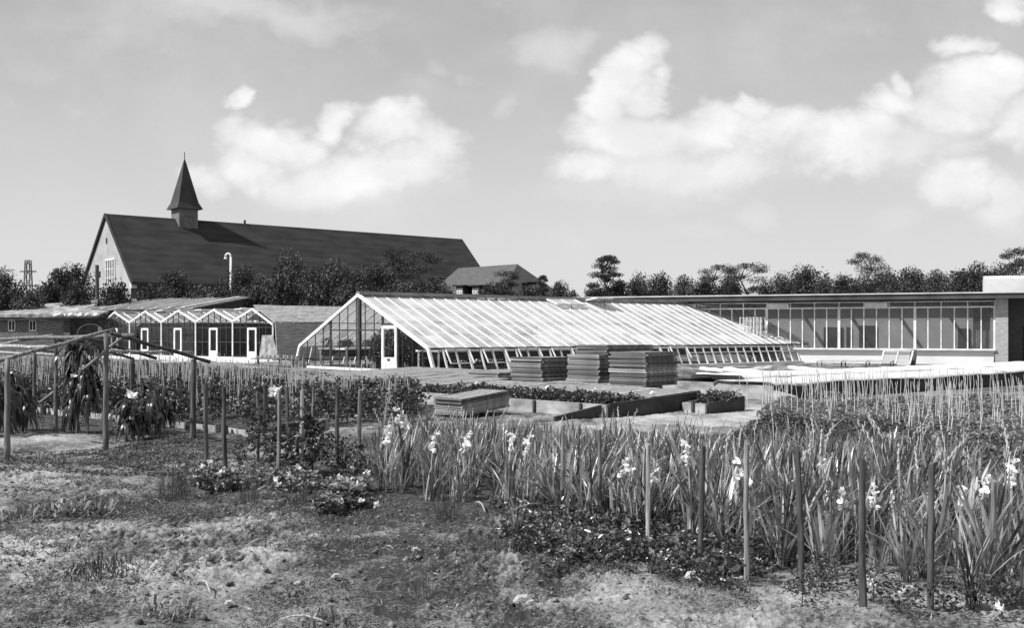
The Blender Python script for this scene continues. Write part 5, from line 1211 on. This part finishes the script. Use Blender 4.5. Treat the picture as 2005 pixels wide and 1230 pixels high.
ground_leaves('low_weeds', 6000, 13, .045, .028, .009, LEAFW, 'sparse low weeds growing over the open soil', 'weeds')
ground_leaves('seedling_weeds', 2600, 6, .012, .018, .010, LEAFL, 'tiny pale seedlings dotted over the open soil', 'seedlings', th=.15)
q = sample(SOIL, 4600); zz = gz(q[:, 0], q[:, 1]) + clods(q[:, 0], q[:, 1]) * .8 + .018
V, f = leaves(np.stack([q[:, 0], q[:, 1], zz], 1), None, .06, .009, .0, 0); tag(npobj('dry_litter', V, f, WEED), 'dry stalks and pale leaf litter lying on the soil', 'litter', kind='stuff')
MID = wpoly([(-60, 842), (300, 848), (520, 870), (640, 858), (735, 880), (700, 935), (370, 962), (-60, 925)])
q = sample(MID, 2400); q = q[vn(q[:, 0] * .9 + 13, q[:, 1] * .9) > -.15]; q = np.repeat(q, 10, 0); q = q + R.normal(size=q.shape) * .08
V, f = leaves(np.stack([q[:, 0], q[:, 1], gz(q[:, 0], q[:, 1]) + clods(q[:, 0], q[:, 1]) + .015], 1), None, .05, .022, 0, .3); tag(npobj('path_weeds', V, f, LEAFW), 'trodden low weeds between the pole frame and the stakes', 'weeds', kind='stuff')
# clods of earth
q = sample(SOIL, 2600); Vs = []; Fs = []
ico = np.array([(0, 0, 1), (.9, 0, .3), (.28, .85, .3), (-.72, .53, .3), (-.72, -.53, .3), (.28, -.85, .3), (0, 0, -.6)]); ifc = [(0, 1, 2), (0, 2, 3), (0, 3, 4), (0, 4, 5), (0, 5, 1), (6, 2, 1), (6, 3, 2), (6, 4, 3), (6, 5, 4), (6, 1, 5)]
for i, (x, y) in enumerate(q):
    s_ = .006 + .03 * R.random() ** 4; a = R.uniform(0, 6.28); rot = np.array([[math.cos(a), -math.sin(a), 0], [math.sin(a), math.cos(a), 0], [0, 0, .8]])
    v_ = (ico * (1 + .35 * R.normal(size=(7, 1)))) @ rot.T * s_ + np.array([x, y, float(gz(x, y)) + float(clods(x, y)) * .85 + .003]); Vs.append(v_); Fs.append(np.array(ifc) + 7 * i)
tag(npobj('earth_crumbs', np.concatenate(Vs), np.concatenate(Fs), mat('clod', .07, .24, 9, .95, island=.5)), 'small crumbs and clods of earth strewn over the soil', 'clods', kind='stuff')
for i, (px, py_, s_) in enumerate([(1025, 1162, .07), (1040, 1166, .04), (1357, 1145, .06), (1780, 1170, .07), (450, 1170, .035), (815, 1082, .04), (545, 1098, .04), (660, 1125, .04)]):
    v = on(px, py_, .01); q = MB(); q.tube([v + Vector((-s_, 0, 0)), v + Vector((-s_ * .5, 0, s_ * .25)), v + Vector((s_ * .3, .01, s_ * .3)), v + Vector((s_, 0, 0))], [s_ * .2, s_ * .6, s_ * .55, s_ * .15], 7)
    tag(q.build('field_stone', STONE), ['flat pale stone in the middle of the bare soil', 'small stone touching the flat pale one', 'rounded stone before the strawberry patch', 'pale stone between the seventh and eighth stakes', 'small stone on the sand past the wilted clump', 'small stone behind the thin wispy herb', 'stone on the clods beyond the sand', 'little stone on the clods past the sand'][i], 'stone')
for i, (pa, pb, l) in enumerate([((388, 1135), (412, 1157), 'curved bleached twig lying on the sand'), ((545, 1200), (640, 1205), 'pale dry stalk among the dry leaf clumps'), ((275, 1030), (310, 1026), 'pale stick lying behind the sand'), ((930, 985), (950, 1008), 'bleached bent stalk before the gladiolus bed'), ((480, 1075), (525, 1062), 'pale stick half buried in the clods')]):
    a, b = on(*pa, .02), on(*pb, .03); q = MB(); c = (a + b) / 2 + Vector((.02, 0, .035)); q.tube([a, a.lerp(c, .5) + UP * .01, c, c.lerp(b, .5), b], [.004, .008, .009, .008, .004], 6); tag(q.build('dry_stalk', WOODL), l, 'stalk')

# ================================================================ SKY, SUN, CAMERA
sun_dir = Vector((-.62, -.24, .74)).normalized()      # towards the sun
w = bpy.data.worlds.new('World'); SC.world = w; w.use_nodes = True; nt = w.node_tree; N = nt.nodes; Lk = nt.links
bg = N['Background']; bg.inputs[1].default_value = .10
sky = N.new('ShaderNodeTexSky'); sky.sky_type = 'NISHITA'; sky.sun_disc = False
sky.sun_elevation = math.asin(sun_dir.z); sky.sun_rotation = math.atan2(sun_dir.x, sun_dir.y); sky.air_density = 1.0; sky.dust_density = 1.5
bw = N.new('ShaderNodeRGBToBW'); Lk.new(sky.outputs[0], bw.inputs[0])
tc = N.new('ShaderNodeTexCoord'); sx = N.new('ShaderNodeSeparateXYZ'); Lk.new(tc.outputs['Generated'], sx.inputs[0])
def math_(op, a, b=None, c=None, clamp=False):
    n = N.new('ShaderNodeMath'); n.operation = op; n.use_clamp = clamp
    for i, v in enumerate((a, b, c)):
        if v is None: continue
        if isinstance(v, (int, float)): n.inputs[i].default_value = v
        else: Lk.new(v, n.inputs[i])
    return n.outputs[0]
ay = math_('MAXIMUM', math_('ABSOLUTE', sx.outputs['Y']), .12)
u_ = math_('DIVIDE', sx.outputs['X'], ay); v_ = math_('DIVIDE', sx.outputs['Z'], ay)
cb_ = N.new('ShaderNodeCombineXYZ'); Lk.new(u_, cb_.inputs[0]); Lk.new(v_, cb_.inputs[1])
def noise(scale, detail=5, rough=.55, seed=0.0, sv=None):
    mp = N.new('ShaderNodeMapping'); mp.inputs['Location'].default_value = (seed, seed * .7, 0); mp.inputs['Scale'].default_value = sv or (1, 1.3, 1); Lk.new(cb_.outputs[0], mp.inputs[0])
    n = N.new('ShaderNodeTexNoise'); n.inputs['Scale'].default_value = scale; n.inputs['Detail'].default_value = detail; n.inputs['Roughness'].default_value = rough; Lk.new(mp.outputs[0], n.inputs['Vector']); return n
nw = noise(7, 5, .6, 3); vs_ = N.new('ShaderNodeVectorMath'); vs_.operation = 'SUBTRACT'; Lk.new(nw.outputs['Color'], vs_.inputs[0]); vs_.inputs[1].default_value = (.5, .5, .5)
vm = N.new('ShaderNodeVectorMath'); vm.operation = 'MULTIPLY_ADD'; Lk.new(vs_.outputs[0], vm.inputs[0]); vm.inputs[1].default_value = (.13, .10, 0); Lk.new(cb_.outputs[0], vm.inputs[2])
def blobs(lst):
    cur = None
    for (px, py, rx, ry, s_) in lst:
        a = N.new('ShaderNodeVectorMath'); a.operation = 'SUBTRACT'; Lk.new(vm.outputs[0], a.inputs[0]); a.inputs[1].default_value = ((px - CX) / F, (HZ - py) / F, 0)
        b = N.new('ShaderNodeVectorMath'); b.operation = 'MULTIPLY'; Lk.new(a.outputs[0], b.inputs[0]); b.inputs[1].default_value = (F / rx, F / ry, 0)
        c = N.new('ShaderNodeVectorMath'); c.operation = 'DOT_PRODUCT'; Lk.new(b.outputs[0], c.inputs[0]); Lk.new(b.outputs[0], c.inputs[1])
        d = math_('MULTIPLY_ADD', c.outputs['Value'], -s_, s_)
        cur = d if cur is None else math_('SMOOTH_MAX', cur, d, .22)
    return math_('MAXIMUM', cur, 0.0)
crisp = blobs([(540, 270, 110, 60, 1), (650, 225, 75, 50, 1), (780, 265, 110, 60, 1), (870, 285, 70, 60, .9), (690, 330, 240, 60, .8), (465, 190, 36, 26, .8), (470, 260, 50, 50, .7),
    (1240, 140, 70, 70, 1), (1215, 190, 66, 70, 1), (1300, 170, 50, 50, .9), (1260, 260, 160, 80, 1), (1400, 245, 140, 60, .9), (1530, 260, 110, 60, .9), (1170, 335, 130, 45, .8), (1320, 320, 260, 60, .8), (1480, 215, 60, 36, .9), (1640, 270, 120, 60, .9),
    (1890, 195, 130, 80, 1), (1960, 165, 90, 60, 1), (1830, 250, 130, 60, .9), (1720, 225, 80, 46, .8), (1745, 190, 40, 30, .8), (2000, 250, 80, 70, .8), (1970, 20, 75, 32, 1), (1890, 100, 80, 36, .8), (1800, 300, 180, 40, .6), (1880, 365, 95, 48, .85), (1975, 385, 65, 46, .85), (500, 325, 90, 55, .8), (600, 345, 120, 50, .75), (820, 330, 120, 55, .75), (1140, 320, 90, 40, .8), (1420, 320, 180, 60, .75), (1620, 300, 140, 50, .8), (400, 335, 60, 40, .6)])
softb = blobs([(1080, 80, 110, 70, .8), (540, 15, 290, 45, .7), (850, 150, 45, 28, .6), (990, 215, 45, 28, .6), (915, 160, 30, 22, .5), (1500, 410, 66, 46, .9), (1880, 370, 120, 60, .9), (1970, 390, 80, 60, .9), (1750, 420, 90, 40, .6), (40, 140, 80, 40, .4), (1400, 440, 120, 30, .5), (700, 420, 320, 60, .4), (1650, 80, 120, 40, .2), (200, 60, 200, 50, .25), (1150, 380, 300, 50, .5), (700, 365, 300, 60, .8), (1300, 350, 320, 70, .8), (1700, 310, 260, 60, .8), (820, 200, 150, 60, .5)])
f1 = noise(13, 9, .66, 1).outputs['Fac']; f2 = noise(5, 6, .6, 9).outputs['Fac']
d1 = math_('MULTIPLY_ADD', f1, 1.1, math_('MULTIPLY_ADD', crisp, .9, -.73)); 
def smooth(v, lo, hi, to0=0., to1=1.):
    n = N.new('ShaderNodeMapRange'); n.interpolation_type = 'SMOOTHSTEP'; n.inputs[1].default_value = lo; n.inputs[2].default_value = hi; n.inputs[3].default_value = to0; n.inputs[4].default_value = to1; Lk.new(v, n.inputs[0]); return n.outputs[0]
c1 = smooth(d1, -.14, .72)
d2 = math_('MULTIPLY_ADD', f2, .9, math_('MULTIPLY_ADD', softb, .7, -.62)); c2 = smooth(d2, -.1, .7, 0, .75)
veil = smooth(f2, .35, .75, 0, .4)
hz_ = smooth(v_, -.02, .34, .85, .0)          # brighter towards the horizon
# cloud brightness with billow structure
f3 = noise(11, 6, .6, 21).outputs['Fac']; sh_ = smooth(f3, .3, .68, 6.9, 8.3)
base_ = math_('MULTIPLY_ADD', bw.outputs[0], .42, 2.6)
def mix(f_, a, b): return math_('MULTIPLY_ADD', f_, math_('SUBTRACT', b, a), a)
s1 = mix(hz_, base_, 6.5); s1 = mix(veil, s1, 6.2); s1 = mix(c2, s1, 6.9); s1 = mix(c1, s1, sh_)
Lk.new(s1, bg.inputs[0])
sd = bpy.data.lights.new('sun', 'SUN'); sd.energy = 5.0; sd.angle = rad(.6); so_ = bpy.data.objects.new('sun', sd); COL.objects.link(so_)
so_.rotation_euler = sun_dir.to_track_quat('Z', 'Y').to_euler()
cam = bpy.data.cameras.new('camera'); co = bpy.data.objects.new('camera', cam); COL.objects.link(co); co.location = (0, 0, H); co.rotation_euler = (rad(90), 0, 0)
cam.sensor_width = 36; cam.lens = 36 * F / 2005; cam.shift_y = (HZ - 615) / 2005; cam.clip_start = .1; cam.clip_end = 6000; SC.camera = co
SC.view_settings.view_transform = 'Standard'; SC.view_settings.look = 'None'; SC.view_settings.gamma = 1; SC.view_settings.exposure = .28
SC.cycles.transparent_max_bounces = 24; SC.cycles.max_bounces = 6; SC.cycles.use_denoising = True
